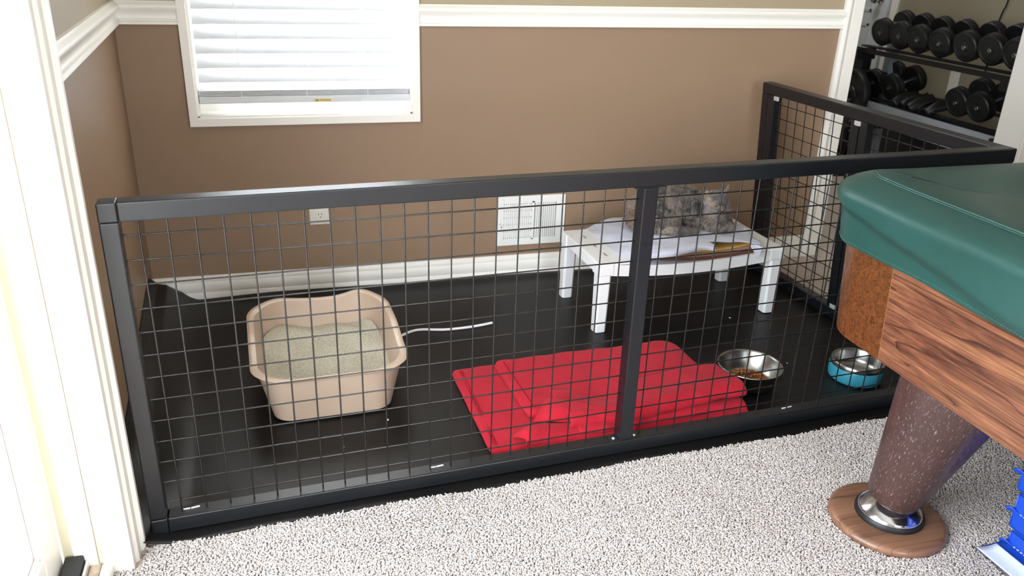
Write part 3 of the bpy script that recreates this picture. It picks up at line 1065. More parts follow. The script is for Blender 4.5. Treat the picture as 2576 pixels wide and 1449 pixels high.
# ------------------------------------------------------------------ litter box, its litter
LB = thing('litter_box', 'tan plastic litter box with high wavy back at left inside the pen', 'litter box', (0.350, 0.575, 0.0065), 0.045)


def lb_ring(ax, ay, rc, n=22):
    P = []
    for cx, cy, a0 in ((ax - rc, ay - rc, 0), (-ax + rc, ay - rc, PI / 2), (-ax + rc, -ay + rc, PI), (ax - rc, -ay + rc, 1.5 * PI)):
        for k in range(n):
            t = a0 + PI / 2 * k / n
            P.append((cx + rc * math.cos(t), cy + rc * math.sin(t)))
    # fill the straights
    Q = []
    m = len(P)
    for i in range(m):
        a, b2 = P[i], P[(i + 1) % m]
        d = math.hypot(a[0] - b2[0], a[1] - b2[1])
        q = 10 if d > 0.05 else 1
        for k in range(q):
            Q.append((a[0] + (b2[0] - a[0]) * k / q, a[1] + (b2[1] - a[1]) * k / q))
    return Q


def rim_h(x, y):
    """rim height: low front lip, high wavy back"""
    t = max(0.0, min(1.0, (y + 0.20) / 0.40))
    h = 0.150 + 0.026 * t * t * (3 - 2 * t)
    if y > 0.14:
        h += 0.014 * math.exp(-((x - 0.135) / 0.05) ** 2) + 0.006 * math.exp(-((x + 0.12) / 0.05) ** 2) - 0.004 * math.exp(-((x - 0.03) / 0.08) ** 2)
    if abs(x) > 0.15:
        h += 0.008 * math.sin((y + 0.05) * 22) * max(0, 1 - abs(y) / 0.22)
    return h


AX0, AY0, AX1, AY1 = 0.160, 0.192, 0.200, 0.228
bm = bmesh.new()
rings = []
spec = []
for f in (0.0, 0.04, 0.12, 0.4, 0.8, 0.97):                      # outside wall
    spec.append((f, 0.0))
spec += [(0.972, 0.010), (0.995, 0.0125), (1.012, 0.008), (1.012, 0.0)]   # rolled rim
for f in (0.97, 0.6, 0.3, 0.08):
    spec.append((f, -0.006))
for idx, (f, off) in enumerate(spec):
    ax = AX0 + (AX1 - AX0) * f + off
    ay = AY0 + (AY1 - AY0) * f + off
    if idx == 0:
        ax -= 0.012
        ay -= 0.012
    P = lb_ring(ax, ay, 0.05 + 0.055 * f)
    zf = 0.004 if idx == 0 else None
    rings.append([bm.verts.new((x, y, rim_h(x, y) * (f if f > 0 else 0) + (0.004 if off < 0 else 0.0))) for x, y in P])
k = len(rings[0])
for i in range(len(rings) - 1):
    for j in range(k):
        bm.faces.new((rings[i][j], rings[i][(j + 1) % k], rings[i + 1][(j + 1) % k], rings[i + 1][j]))
bm.faces.new(rings[0][::-1])
bm.faces.new(rings[-1])
part('tub', bm, M['tan'], LB, smooth=math.radians(50))

nl = 46
V, Fq = [], []
for j in range(nl):
    for i in range(nl):
        x = -0.178 + 0.356 * i / (nl - 1)
        y = -0.207 + 0.414 * j / (nl - 1)
        rx, ry = min(1, abs(x) / 0.178), min(1, abs(y) / 0.207)
        k_ = 0.985 - 0.13 * (rx ** 4) * (ry ** 4)
        V.append((x * k_, y * k_, 0.088 + 0.008 * math.sin(x * 17 + 1) * math.cos(y * 14) + 0.004 * math.sin(x * 43 + y * 31) + 0.010 * (y / 0.2)))
for j in range(nl - 1):
    for i in range(nl - 1):
        a = j * nl + i
        Fq.append((a, a + 1, a + nl + 1, a + nl))
VA = np.array(V)
# grains scattered over the bed
ng = 26000
gx = RNG.uniform(-0.170, 0.170, ng)
gy = RNG.uniform(-0.198, 0.198, ng)
keepg = (np.abs(gx) / 0.170) ** 5 + (np.abs(gy) / 0.198) ** 5 < 1
gx, gy = gx[keepg], gy[keepg]
ng = len(gx)
gz = 0.088 + 0.008 * np.sin(gx * 17 + 1) * np.cos(gy * 14) + 0.004 * np.sin(gx * 43 + gy * 31) + 0.010 * (gy / 0.2)
sz = RNG.uniform(0.0006, 0.0015, ng)
oc = np.array([[1, 0, 0], [0, 1, 0], [-1, 0, 0], [0, -1, 0], [0, 0, 1]], float)
GV = np.stack([gx, gy, gz], 1)[:, None, :] + oc[None] * sz[:, None, None] * RNG.uniform(0.6, 1.4, (ng, 5, 1))
tri = np.array([[0, 1, 4], [1, 2, 4], [2, 3, 4], [3, 0, 4]])
GF = (np.arange(ng) * 5)[:, None, None] + tri[None]
me = bpy.data.meshes.new('cat_litter')
allV = np.concatenate([VA, GV.reshape(-1, 3)])
f1 = np.array(Fq)
f1 = np.concatenate([f1[:, [0, 1, 2]], f1[:, [0, 2, 3]]])
allF = np.concatenate([f1, GF.reshape(-1, 3) + len(VA)])
me = np_mesh('cat_litter', allV, allF, 3)
me.materials.append(M['litter_base'])
me.materials.append(M['litter'])
mi = np.zeros(len(allF), dtype=np.int32)
mi[len(f1):] = 1
me.polygons.foreach_set('material_index', mi)
cl_ = link('cat_litter', me, None, None, (0.350, 0.575, 0.0065), (0, 0, 0.045))
tag(cl_, 'grey green cat litter filling the tan litter box', 'cat litter', kind='stuff')

# ------------------------------------------------------------------ white rope
bm = tube(bmesh.new(), catmull([at(1008, 845, 0.012), at(1050, 830, 0.012), at(1120, 829, 0.011), at(1185, 822, 0.011), at(1238, 812, 0.012)], 40), 0.0042, 8)
rp = part('rope', bm, M['rope'])
tag(rp, 'short white rope lying on the black mat right of the litter box', 'rope')

# ------------------------------------------------------------------ raised cat bed
BD = thing('raised_cat_bed', 'white plastic raised cat bed on four legs with a sagging front rail', 'pet bed', (1.592, 0.915, 0.0065), math.radians(2.65))
BX, BY, BH = 0.357, 0.176, 0.250
for sx in (-1, 1):
    for sy in (-1, 1):
        bm = bmesh.new()
        vs = []
        w0, w1 = 0.0205, 0.0235
        for z_, w_, off in ((0, w0, 0.004), (BH - 0.042, w1, 0.0)):
            cx, cy = sx * (BX - 0.026 + off * 0.5), sy * (BY - 0.026 + off * 0.5)
            c = 0.007
            vs.append([bm.verts.new((cx + a, cy + b_, z_)) for a, b_ in ((w_ - c, -w_), (w_, -w_ + c), (w_, w_ - c), (w_ - c, w_), (-w_ + c, w_), (-w_, w_ - c), (-w_, -w_ + c), (-w_ + c, -w_))])
        for k in range(8):
            bm.faces.new((vs[0][k], vs[0][(k + 1) % 8], vs[1][(k + 1) % 8], vs[1][k]))
        bm.faces.new(vs[0][::-1])
        bm.faces.new(vs[1])
        part('leg', bm, M['white_plastic'], BD, smooth=False)
        part('corner_block', newbox(sx * (BX - 0.028) - 0.028, sx * (BX - 0.028) + 0.028, sy * (BY - 0.028) - 0.028, sy * (BY - 0.028) + 0.028, BH - 0.044, BH - 0.0004, 0.004), M['white_plastic'], BD, smooth=False)
for sx in (-1, 1):
    bm = bmesh.new()
    xo, xi = sx * (BX - 0.004), sx * (BX - 0.112)
    box(bm, min(xo, xi), max(xo, xi), -BY + 0.004, BY - 0.004, BH - 0.008, BH, 0.002)
    box(bm, min(xo, xo - sx * 0.006), max(xo, xo - sx * 0.006), -BY + 0.03, BY - 0.03, BH - 0.040, BH - 0.006)
    box(bm, min(xi, xi + sx * 0.006), max(xi, xi + sx * 0.006), -BY + 0.03, BY - 0.03, BH - 0.036, BH - 0.006)
    ep = part('end_panel', bm, M['white_plastic'], BD, smooth=False)
    for y_ in (-0.09, 0.0, 0.09):
        part('slot', newbox(sx * (BX - 0.058) - 0.004, sx * (BX - 0.058) + 0.004, y_ - 0.014, y_ + 0.014, BH - 0.0005, BH + 0.0006), M['vent_dark'], ep, smooth=False)
for sy in (-1, 1):
    bm = bmesh.new()
    n = 24
    A = []
    for i in range(n):
        x = -BX + 0.03 + (2 * BX - 0.06) * i / (n - 1)
        sag = -0.020 * (1 - (x / (BX - 0.03)) ** 2)
        y0_, y1_ = sy * (BY - 0.002), sy * (BY - 0.012)
        A.append([bm.verts.new((x, y_, BH + z_ + sag)) for y_, z_ in ((y0_, -0.042), (y0_, -0.003), (y1_, -0.003), (y1_, -0.042))])
    for i in range(n - 1):
        for k in range(4):
            bm.faces.new((A[i][k], A[i][(k + 1) % 4], A[i + 1][(k + 1) % 4], A[i + 1][k]))
    bm.faces.new(A[0])
    bm.faces.new(A[-1])
    part('side_rail', bm, M['white_plastic'], BD, smooth=math.radians(30))
bm = bmesh.new()
G = [[bm.verts.new((-0.25 + 0.5 * i / 10, -BY + 0.012 + (2 * BY - 0.024) * j / 6, BH - 0.006 - 0.018 * (1 - ((i - 5) / 5) ** 2))) for i in range(11)] for j in range(7)]
for j in range(6):
    for i in range(10):
        bm.faces.new((G[j][i], G[j][i + 1], G[j + 1][i + 1], G[j + 1][i]))
part('sling', bm, M['fleece'], BD, smooth=True)

# cloths on the bed, one above the other
fdir = Vector((math.cos(math.radians(2.65)), math.sin(math.radians(2.65)), 0))
fper = Vector((-fdir.y, fdir.x, 0))
BC = Vector((1.592, 0.915, 0))


def bedp(x, y, z):
    return BC + fdir * x + fper * y + Vector((0, 0, z))


def folded(name, x0, x1, yf, yb, z, th, m, sag=0.014, seed=0):
    """folded cloth: a loop that rolls over at the front edge"""
    rows = []
    for (y_, dz) in ((yb, th), ((yf + yb) / 2, th), (yf + 0.02, th), (yf + 0.003, th * 0.85), (yf, th * 0.5), (yf + 0.003, th * 0.15), (yf + 0.02, 0.0), ((yf + yb) / 2, 0)):
        rows.append([bedp(x0 + (x1 - x0) * t, y_, z + dz - sag * (1 - (2 * t - 1) ** 2)) for t in (0, 0.2, 0.4, 0.6, 0.8, 1)])
    return loft(rows, 40, 30, 0.003, 0.0008, seed)


db = part('folded_blanket', folded('b', -0.13, 0.268, -0.164, 0.13, 0.247, 0.010, M['dark_brown'], seed=1), M['dark_brown'], smooth=True)
tag(db, 'dark brown folded blanket lowest of the cloths on the white cat bed', 'blanket', 'cloths under the cat')
tb = part('folded_blanket', folded('b', -0.13, 0.262, -0.156, 0.135, 0.2575, 0.014, M['brown'], seed=2), M['brown'], smooth=True)
tag(tb, 'taupe folded blanket under the mustard cloth on the cat bed', 'blanket', 'cloths under the cat')
yc = part('folded_cloth', folded('c', -0.08, 0.244, -0.150, -0.06, 0.2725, 0.006, M['yellow'], seed=3), M['yellow'], smooth=True)
tag(yc, 'mustard yellow cloth showing under the grey fleece on the cat bed', 'cloth', 'cloths under the cat')
rows = [
    [(1474, 572, .262), (1500, 560, .268), (1530, 547, .278), (1580, 541, .284), (1650, 546, .288), (1740, 548, .288), (1815, 550, .284), (1868, 560, .284)],
    [(1494, 590, .262), (1520, 580, .274), (1560, 572, .286), (1610, 570, .292), (1670, 572, .296), (1750, 572, .297), (1830, 572, .292), (1884, 580, .288)],
    [(1520, 612, .261), (1545, 605, .272), (1585, 602, .284), (1630, 600, .292), (1690, 598, .298), (1760, 594, .299), (1840, 594, .294), (1900, 598, .290)],
    [(1555, 637, .261), (1575, 634, .268), (1600, 632, .278), (1640, 620, .290), (1690, 610, .300), (1760, 600, .303), (1845, 597, .302), (1910, 604, .293)],
    [(1598, 660, .259), (1604, 656, .264), (1615, 652, .270), (1645, 636, .276), (1695, 626, .290), (1765, 608, .302), (1850, 602, .304), (1917, 610, .294)],
]
fl = part('fleece_blanket', loft([[at(p[0], p[1], p[2]) - Vector((0, 0, 0.007)) for p in r] for r in rows], 60, 40, 0.005, 0.0024, 4), M['fleece'], smooth=True)
tag(fl, 'pale grey fleece blanket spread under the cat on the white bed', 'blanket', 'cloths under the cat')
rows = [[(1640, 628, .294), (1690, 622, .299), (1735, 614, .302), (1768, 612, .302), (1795, 616, .298)],
        [(1640, 640, .292), (1690, 634, .298), (1735, 624, .303), (1770, 620, .304), (1798, 624, .299)],
        [(1640, 650, .280), (1690, 644, .284), (1740, 632, .290), (1772, 628, .292), (1800, 631, .291)]]
part('hem_roll', loft([[at(*p) for p in r] for r in rows], 40, 14, 0.008, 0.002, 5), M['fleece'], fl, smooth=True)
rows = [[(1886, 616, .288), (1905, 616, .288), (1919, 622, .285)], [(1895, 630, .272), (1906, 630, .272), (1915, 632, .270)], [(1903, 648, .246), (1905, 650, .244), (1908, 650, .244)]]
part('hanging_corner', loft([[at(*p) for p in r] for r in rows], 10, 10, 0.003), M['fleece'], fl, smooth=True)

# ------------------------------------------------------------------ the cat
def ball(bm, c, r, rot=None, seg=20):
    res = bmesh.ops.create_uvsphere(bm, u_segments=seg, v_segments=seg // 2 + 2, radius=1.0)
    Mx = Matrix.Translation(c)
    if rot is not None:
        Mx = Mx @ rot
    Mx = Mx @ Matrix.Diagonal((r[0], r[1], r[2], 1))
    bmesh.ops.transform(bm, matrix=Mx, verts=res['verts'])


def limb(bm, pts, rad, n=12):
    P = catmull(pts, n)
    for i, p in enumerate(P):
        t = i / (n - 1) * (len(rad) - 1)
        k = min(int(t), len(rad) - 2)
        r = rad[k] + (rad[k + 1] - rad[k]) * (t - k)
        ball(bm, p, (r, r, r), None, 12)


bm = bmesh.new()
ball(bm, (1.530, 0.965, 0.352), (0.078, 0.080, 0.062))          # rump
ball(bm, (1.590, 0.970, 0.362), (0.085, 0.082, 0.066))
ball(bm, (1.650, 0.960, 0.362), (0.078, 0.076, 0.066))          # ribs
ball(bm, (1.700, 0.940, 0.352), (0.058, 0.066, 0.062))          # shoulder
ball(bm, (1.735, 0.905, 0.333), (0.052, 0.052, 0.048))          # breast
ball(bm, (1.725, 0.925, 0.368), (0.045, 0.045, 0.045))          # neck
ball(bm, (1.745, 0.905, 0.392), (0.045, 0.043, 0.038))          # skull
for sx in (-1, 1):
    ball(bm, (1.741 + sx * 0.027, 0.884 + sx * 0.006, 0.379), (0.024, 0.022, 0.022))   # cheeks
    ball(bm, (1.7385 + sx * 0.0085, 0.8555 + sx * 0.002, 0.3715), (0.0125, 0.012, 0.0095))  # whisker pads
ball(bm, (1.7385, 0.862, 0.381), (0.011, 0.016, 0.011))          # nose bridge
ball(bm, (1.740, 0.862, 0.362), (0.011, 0.012, 0.009))           # chin
# ears: low triangles leaning outwards
for tip, b0, b1, cx in (((1.702, 0.908, 0.434), (1.722, 0.900, 0.412), (1.708, 0.915, 0.402), 0), ((1.798, 0.922, 0.440), (1.772, 0.906, 0.416), (1.788, 0.920, 0.404), 0)):
    tip, b0, b1 = Vector(tip), Vector(b0), Vector(b1)
    mid = (b0 + b1) / 2
    for k in range(7):
        t = k / 6
        for s_ in (-1, -0.33, 0.33, 1):
            p = mid.lerp(tip, t) + (b1 - b0) * 0.5 * s_ * (1 - t * 0.9)
            rr = 0.0075 * (1 - 0.55 * t)
            ball(bm, p, (rr, rr * 0.8, rr), None, 8)
ball(bm, (1.548, 0.905, 0.330), (0.062, 0.040, 0.040), Matrix.Rotation(0.25, 4, 'Y'))   # thigh
limb(bm, [(1.535, 0.880, 0.305), (1.575, 0.866, 0.300), (1.620, 0.856, 0.300), (1.642, 0.852, 0.301)], (0.024, 0.0195, 0.0165, 0.015), 12)   # hind foot
limb(bm, [(1.715, 0.895, 0.330), (1.722, 0.868, 0.313), (1.752, 0.858, 0.306), (1.785, 0.858, 0.304)], (0.030, 0.026, 0.021, 0.017), 12)
limb(bm, [(1.775, 0.915, 0.330), (1.785, 0.890, 0.312), (1.782, 0.868, 0.305)], (0.026, 0.022, 0.016), 10)
limb(bm, [(1.490, 1.000, 0.330), (1.462, 0.965, 0.328), (1.466, 0.920, 0.318), (1.492, 0.893, 0.310)], (0.026, 0.026, 0.025, 0.020), 14)   # tail
tmp = link('cat_raw', mesh_bm('cat_raw', bm), None)
rm = tmp.modifiers.new('r', 'REMESH')
rm.mode = 'VOXEL'
rm.voxel_size = 0.0042
sm = tmp.modifiers.new('s', 'SMOOTH')
sm.factor = 0.6
sm.iterations = 5
dg = bpy.context.evaluated_depsgraph_get()
cat_me = bpy.data.meshes.new_from_object(tmp.evaluated_get(dg))
bpy.data.objects.remove(tmp)
cat_me.name = 'cat'
for p in cat_me.polygons:
    p.use_smooth = True


def coat(m):
    """mottled grey and tan: dilute tortoiseshell, paler low on the body, darker on the crown"""
    nt, b, tc = nodes_of(m)
    n1 = nt.nodes.new('ShaderNodeTexNoise')
    n1.inputs['Scale'].default_value = 26
    n1.inputs['Detail'].default_value = 5
    n1.inputs['Distortion'].default_value = 1.0
    nt.links.new(tc.outputs['Object'], n1.inputs['Vector'])
    r = nt.nodes.new('ShaderNodeValToRGB')
    e = r.color_ramp.elements
    e[0].position, e[0].color = 0.34, rgba((66, 62, 61))
    e[1].position, e[1].color = 0.72, rgba((158, 134, 110))
    for pos, c in ((0.44, (108, 101, 98)), (0.53, (146, 136, 129)), (0.61, (160, 145, 131))):
        x = e.new(pos)
        x.color = rgba(c)
    nt.links.new(n1.outputs[0], r.inputs[0])
    nt.links.new(r.outputs[0], b.inputs['Base Color'])
    return nt, b, tc, r


M['cat'] = mat('cat_coat', (140, 132, 128), 0.8, spec=0.2, sheen=0.2)
nt, b, tc, r = coat(M['cat'])
# patches that belong to the animal: grey crown, tan tail root, grey feet
sep = nt.nodes.new('ShaderNodeSeparateXYZ')
nt.links.new(tc.outputs['Object'], sep.inputs[0])


def blob(c, rad, col, prev):
    vm = nt.nodes.new('ShaderNodeVectorMath')
    vm.operation = 'DISTANCE'
    vm.inputs[1].default_value = c
    nt.links.new(tc.outputs['Object'], vm.inputs[0])
    mr = nt.nodes.new('ShaderNodeMapRange')
    mr.inputs[1].default_value = rad * 0.55
    mr.inputs[2].default_value = rad
    mr.inputs[3].default_value = 0.85
    mr.inputs[4].default_value = 0.0
    nt.links.new(vm.outputs['Value'], mr.inputs[0])
    mx = nt.nodes.new('ShaderNodeMix')
    mx.data_type = 'RGBA'
    mx.inputs['B'].default_value = rgba(col)
    nt.links.new(mr.outputs[0], mx.inputs['Factor'])
    nt.links.new(prev, mx.inputs['A'])
    return mx.outputs['Result']


c_ = r.outputs[0]
c_ = blob((1.750, 0.865, 0.412), 0.042, (88, 86, 91), c_)       # crown
c_ = blob((1.7385, 0.860, 0.392), 0.012, (70, 68, 72), c_)
c_ = blob((1.720, 0.862, 0.379), 0.013, (142, 116, 92), c_)       # tan by the eye
c_ = blob((1.712, 0.870, 0.366), 0.026, (142, 133, 129), c_)       # pale cheeks
c_ = blob((1.775, 0.875, 0.368), 0.028, (126, 121, 120), c_)
c_ = blob((1.465, 0.940, 0.330), 0.050, (140, 106, 76), c_)       # tan tail
c_ = blob((1.610, 0.852, 0.300), 0.050, (92, 85, 83), c_)       # hind foot
c_ = blob((1.790, 0.852, 0.303), 0.030, (142, 135, 130), c_)       # fore paw
nt.links.new(c_, b.inputs['Base Color'])
cat = link('cat', cat_me, M['cat'], None, (0, 0, 0.004))
tag(cat, 'grey and tan long-haired cat lying on the fleece of the white bed', 'cat')
# fur strands growing from the body
nv = len(cat_me.polygons)
ctr = np.zeros(nv * 3, dtype=np.float32)
nor = np.zeros(nv * 3, dtype=np.float32)
cat_me.polygons.foreach_get('center', ctr)
cat_me.polygons.foreach_get('normal', nor)
ctr, nor = ctr.reshape(-1, 3), nor.reshape(-1, 3)
NF = 34000
ii = RNG.integers(0, nv, NF)
P = ctr[ii] + RNG.normal(0, 0.0012, (NF, 3))
N = nor[ii]
head = (np.linalg.norm((P - np.array([1.743, 0.885, 0.390])) / np.array([0.062, 0.060, 0.058]), axis=1) < 1)
face = head & (P[:, 1] < 0.893)
flow = np.array([-0.75, -0.1, -0.45])[None] + 0.45 * np.stack([np.sin(P[:, 0] * 60), np.cos(P[:, 2] * 55), np.sin(P[:, 1] * 50 + P[:, 0] * 30)], 1)
flow[head] = np.stack([(P[head, 0] - 1.74) * 16, np.full(head.sum(), 0.5), (P[head, 2] - 0.385) * 6 - 0.2], 1)
D = N * 0.75 + flow * 0.7 + RNG.normal(0, 0.22, (NF, 3))
D -= np.minimum(0, (D * N).sum(1) - 0.12)[:, None] * N
D /= np.linalg.norm(D, axis=1)[:, None]
ln = RNG.uniform(0.009, 0.019, NF)
ln[head] *= 0.42
ln[face] *= 0.55
low = P[:, 2] < 0.322
ln[low & (P[:, 1] < 0.875)] *= 0.35
ears = (P[:, 2] > 0.416) & (P[:, 1] < 0.935) & (P[:, 0] > 1.69)
ln[ears] *= 0.4
sd = np.cross(D, RNG.normal(0, 1, (NF, 3)))
sd /= np.linalg.norm(sd, axis=1)[:, None] + 1e-9
wd = np.where(face, 0.0005, 0.0008)[:, None]
dn = np.array([0, 0, -1.0])[None]
p0, p1 = P, P + D * (ln * 0.55)[:, None]
p2 = P + D * ln[:, None] + dn * (ln * 0.3)[:, None]
FV = np.stack([p0 - sd * wd, p0 + sd * wd, p1 + sd * wd * 0.8, p1 - sd * wd * 0.8, p2], 1).reshape(-1, 3)
ft = np.array([[0, 1, 2], [0, 2, 3], [3, 2, 4]])
FF = ((np.arange(NF) * 5)[:, None, None] + ft[None]).reshape(-1, 3)
M['fur'] = M['cat'].copy()
nt, b, tc = nodes_of(M['fur'])
gi = nt.nodes.new('ShaderNodeNewGeometry')
mr = nt.nodes.new('ShaderNodeMapRange')
mr.inputs[3].default_value = 0.55
mr.inputs[4].default_value = 1.45
nt.links.new(gi.outputs['Random Per Island'], mr.inputs[0])
vm = nt.nodes.new('ShaderNodeVectorMath')
vm.operation = 'SCALE'
src = b.inputs['Base Color'].links[0].from_socket
nt.links.new(src, vm.inputs[0])
nt.links.new(mr.outputs[0], vm.inputs['Scale'])
nt.links.new(vm.outputs[0], b.inputs['Base Color'])
fur = stuff(link('fur', np_mesh('fur', FV, FF, 3), M['fur'], cat))
# face
eye_m = mat('cat_eye', (150, 160, 90), 0.1, coat=0.6)
ink = mat('dark_lid', (46, 40, 40), 0.6)
for ex, ey, ez in ((1.7215, 0.8585, 0.3855), (1.7575, 0.8620, 0.3865)):
    bm = bmesh.new()
    ball(bm, (ex, ey, ez), (0.0062, 0.0042, 0.0022), Matrix.Rotation(0.12, 4, 'Y'), 14)
    e_ = part('eye', bm, eye_m, cat, smooth=True)
    bm = bmesh.new()
    ball(bm, (ex, ey - 0.0026, ez - 0.0004), (0.0018, 0.002, 0.0019), None, 10)
    part('pupil', bm, ink, e_, smooth=True)
    bm = tube(bmesh.new(), catmull([(ex - 0.0075, ey + 0.001, ez + 0.0008), (ex, ey - 0.0032, ez + 0.0028), (ex + 0.0075, ey + 0.001, ez + 0.0014)], 8), 0.0011, 6)
    part('eyelid', bm, ink, e_)
bm = bmesh.new()
ball(bm, (1.7385, 0.8445, 0.3765), (0.0048, 0.003, 0.0034), None, 12)
part('nose', bm, mat('cat_nose', (150, 104, 96), 0.5), cat, smooth=True)
bm = tube(bmesh.new(), [(1.7385, 0.8440, 0.3735), (1.7385, 0.8445, 0.3690)], 0.0008, 6)
tube(bm, catmull([(1.728, 0.8495, 0.3662), (1.7335, 0.8455, 0.3668), (1.7385, 0.8448, 0.3686), (1.7435, 0.846, 0.367), (1.749, 0.851, 0.3664)], 10), 0.0008, 6)
part('mouth', bm, ink, cat)
for tip, b0, b1 in (((1.703, 0.9010, 0.430), (1.720, 0.8920, 0.412), (1.708, 0.9045, 0.404)), ((1.797, 0.9150, 0.436), (1.773, 0.8985, 0.415), (1.786, 0.9115, 0.406))):
    bm = bmesh.new()
    v = [bm.verts.new(Vector(q) + Vector((0, -0.0045, 0))) for q in (tip, b0, b1)]
    v2 = [bm.verts.new(Vector(q) + Vector((0, -0.0025, 0))) for q in (tip, b0, b1)]
    bm.faces.new(v)
    bm.faces.new(v2[::-1])
    for i in range(3):
        bm.faces.new((v[i], v2[i], v2[(i + 1) % 3], v[(i + 1) % 3]))
    part('inner_ear', bm, mat('ear_skin', (150, 112, 98), 0.7), cat, smooth=False)
bm = bmesh.new()
for sx, c0 in ((-1, (1.729, 0.8480, 0.3715)), (1, (1.749, 0.8510, 0.3720))):
    for k in range(5):
        tube(bm, catmull([c0, Vector(c0) + Vector((sx * 0.025, -0.004, 0.003 * (k - 2))), Vector(c0) + Vector((sx * 0.046, 0.004, 0.0065 * (k - 2) - 0.004))], 6), 0.00016, 4)
stuff(part('whiskers', bm, M['fleece'], cat))

# ------------------------------------------------------------------ folded red blanket
RB = thing('red_blanket', 'folded bright red blanket lying along the front of the pen', 'blanket', (1.1, 0.32, 0.0065))


def rpart(name, bm, m, parent=RB):
    bmesh.ops.translate(bm, vec=(-1.1, -0.32, -0.0065), verts=bm.verts)
    return part(name, bm, m, parent, smooth=True)


rpart('lower_fold', slab([(0.712, 0.550, .03), (1.10, 0.555, .02), (1.448, 0.566, .05), (1.472, 0.30, .03), (1.484, 0.195, .03), (1.474, 0.150, .03), (1.10, 0.125, .02), (0.86, 0.120, .02), (0.800, 0.100, .02), (0.728, 0.104, .02)], 0.0065, 0.026, 0.009, 0.0022, 1), M['red'])
rpart('upper_fold', slab([(0.842, 0.530, .02), (1.10, 0.545, .02), (1.442, 0.556, .05), (1.462, 0.285, .03), (1.480, 0.240, .03), (1.468, 0.205, .03), (1.15, 0.190, .03), (0.95, 0.215, .04), (0.862, 0.222, .02)], 0.0265, 0.050, 0.010, 0.0026, 2), M['red'])


def roll(x0, x1, prof, lift, tilt, n=64, th=0.006, wob=0.0016, seed=0):
    """a soft fold seen along the front: prof (y, z) swept along x, with its own rise and wander"""
    rows = []
    for k, (y, z) in enumerate(prof):
        row = []
        for i in range(9):
            t = i / 8
            x = x0 + (x1 - x0) * t
            sw = 0.004 * math.sin(t * 7 + seed * 2.1) + 0.003 * math.sin(t * 15 + seed)
            row.append(Vector((x, y + tilt * (x - 1.2) + sw, max(0.0095, z + lift(t) * min(1.0, z / 0.03)))))
        rows.append(row)
    return loft(rows, n, 34, th, wob, seed)


rpart('front_fold', roll(0.955, 1.492, [(0.330, 0.0500), (0.262, 0.0545), (0.205, 0.0680), (0.172, 0.0700), (0.153, 0.0600), (0.150, 0.0470), (0.164, 0.0400), (0.200, 0.0370)],
                         lambda t: 0.012 * max(0, t - 0.7) / 0.3 - 0.006 * math.sin(t * 6.3), 0.062, seed=1), M['red'])
rpart('middle_fold', roll(0.975, 1.484, [(0.26, 0.036), (0.185, 0.0390), (0.150, 0.0390), (0.134, 0.0330), (0.134, 0.0270), (0.150, 0.0235), (0.19, 0.0225)],
                          lambda t: 0.004 * math.sin(t * 9 + 1), 0.060, seed=2, th=0.005), M['red'])
rpart('side_fold', roll(1.09, 1.482, [(0.24, 0.0230), (0.165, 0.0235), (0.132, 0.0235), (0.114, 0.0190), (0.112, 0.0130), (0.124, 0.0100), (0.19, 0.0098)],
                        lambda t: 0.007 * max(0, t - 0.6) / 0.4, 0.045, seed=3, th=0.005), M['red'])
# the lifted corner and the wavy front hem at the left
tent = [
    [(1374, 1004, .070), (1400, 1004, .074), (1440, 1010, .070), (1490, 1020, .066), (1550, 1036, .060)],
    [(1364, 1022, .062), (1394, 1022, .074), (1440, 1030, .071), (1495, 1040, .064), (1556, 1052, .056)],
    [(1350, 1046, .046), (1384, 1044, .062), (1436, 1048, .058), (1498, 1054, .050), (1560, 1062, .044)],
    [(1342, 1062, .034), (1376, 1060, .046), (1430, 1060, .043), (1500, 1062, .038), (1562, 1068, .034)]]
rpart('lifted_corner', loft([[at(*p) for p in r] for r in tent], 50, 24, 0.006, 0.0010, 5), M['red'])
wave = [
    [(1292, 1104, .024), (1312, 1084, .052), (1338, 1072, .058), (1385, 1066, .046), (1450, 1064, .036), (1530, 1068, .032), (1600, 1074, .030)],
    [(1296, 1100, .034), (1318, 1086, .058), (1344, 1080, .060), (1392, 1078, .048), (1455, 1076, .036), (1534, 1080, .030), (1600, 1084, .026)],
    [(1322, 1106, .046), (1332, 1102, .050), (1352, 1102, .046), (1398, 1100, .034), (1460, 1096, .028), (1538, 1096, .022), (1602, 1094, .018)],
    [(1322, 1126, .022), (1334, 1124, .022), (1356, 1122, .022), (1402, 1118, .020), (1464, 1110, .018), (1542, 1104, .016), (1604, 1100, .014)],
    [(1320, 1142, .0095), (1334, 1142, .0095), (1358, 1138, .0095), (1404, 1131, .0095), (1466, 1122, .0095), (1544, 1111, .0095), (1606, 1103, .0095)]]
rpart('hem_fold', loft([[at(*p) for p in r] for r in wave], 70, 30, 0.005, 0.0012, 6), M['red'])
tail = [
    [(1250, 1112, .012), (1275, 1106, .016), (1300, 1100, .020), (1322, 1096, .022)],
    [(1258, 1134, .011), (1280, 1126, .016), (1302, 1120, .017), (1322, 1114, .014)],
    [(1267, 1153, .0095), (1288, 1144, .012), (1306, 1132, .012), (1322, 1126, .0095)]]
rpart('corner_fold', loft([[at(*p) for p in r] for r in tail], 24, 20, 0.004, 0.0008, 7), M['red'])


def stitches(pl, n):
    bm = bmesh.new()
    P = catmull(pl, n * 2)
    for i in range(0, n * 2 - 1, 2):
        tube(bm, [P[i], P[i].lerp(P[i + 1], 1.5)], 0.0010, 5)
    return bm


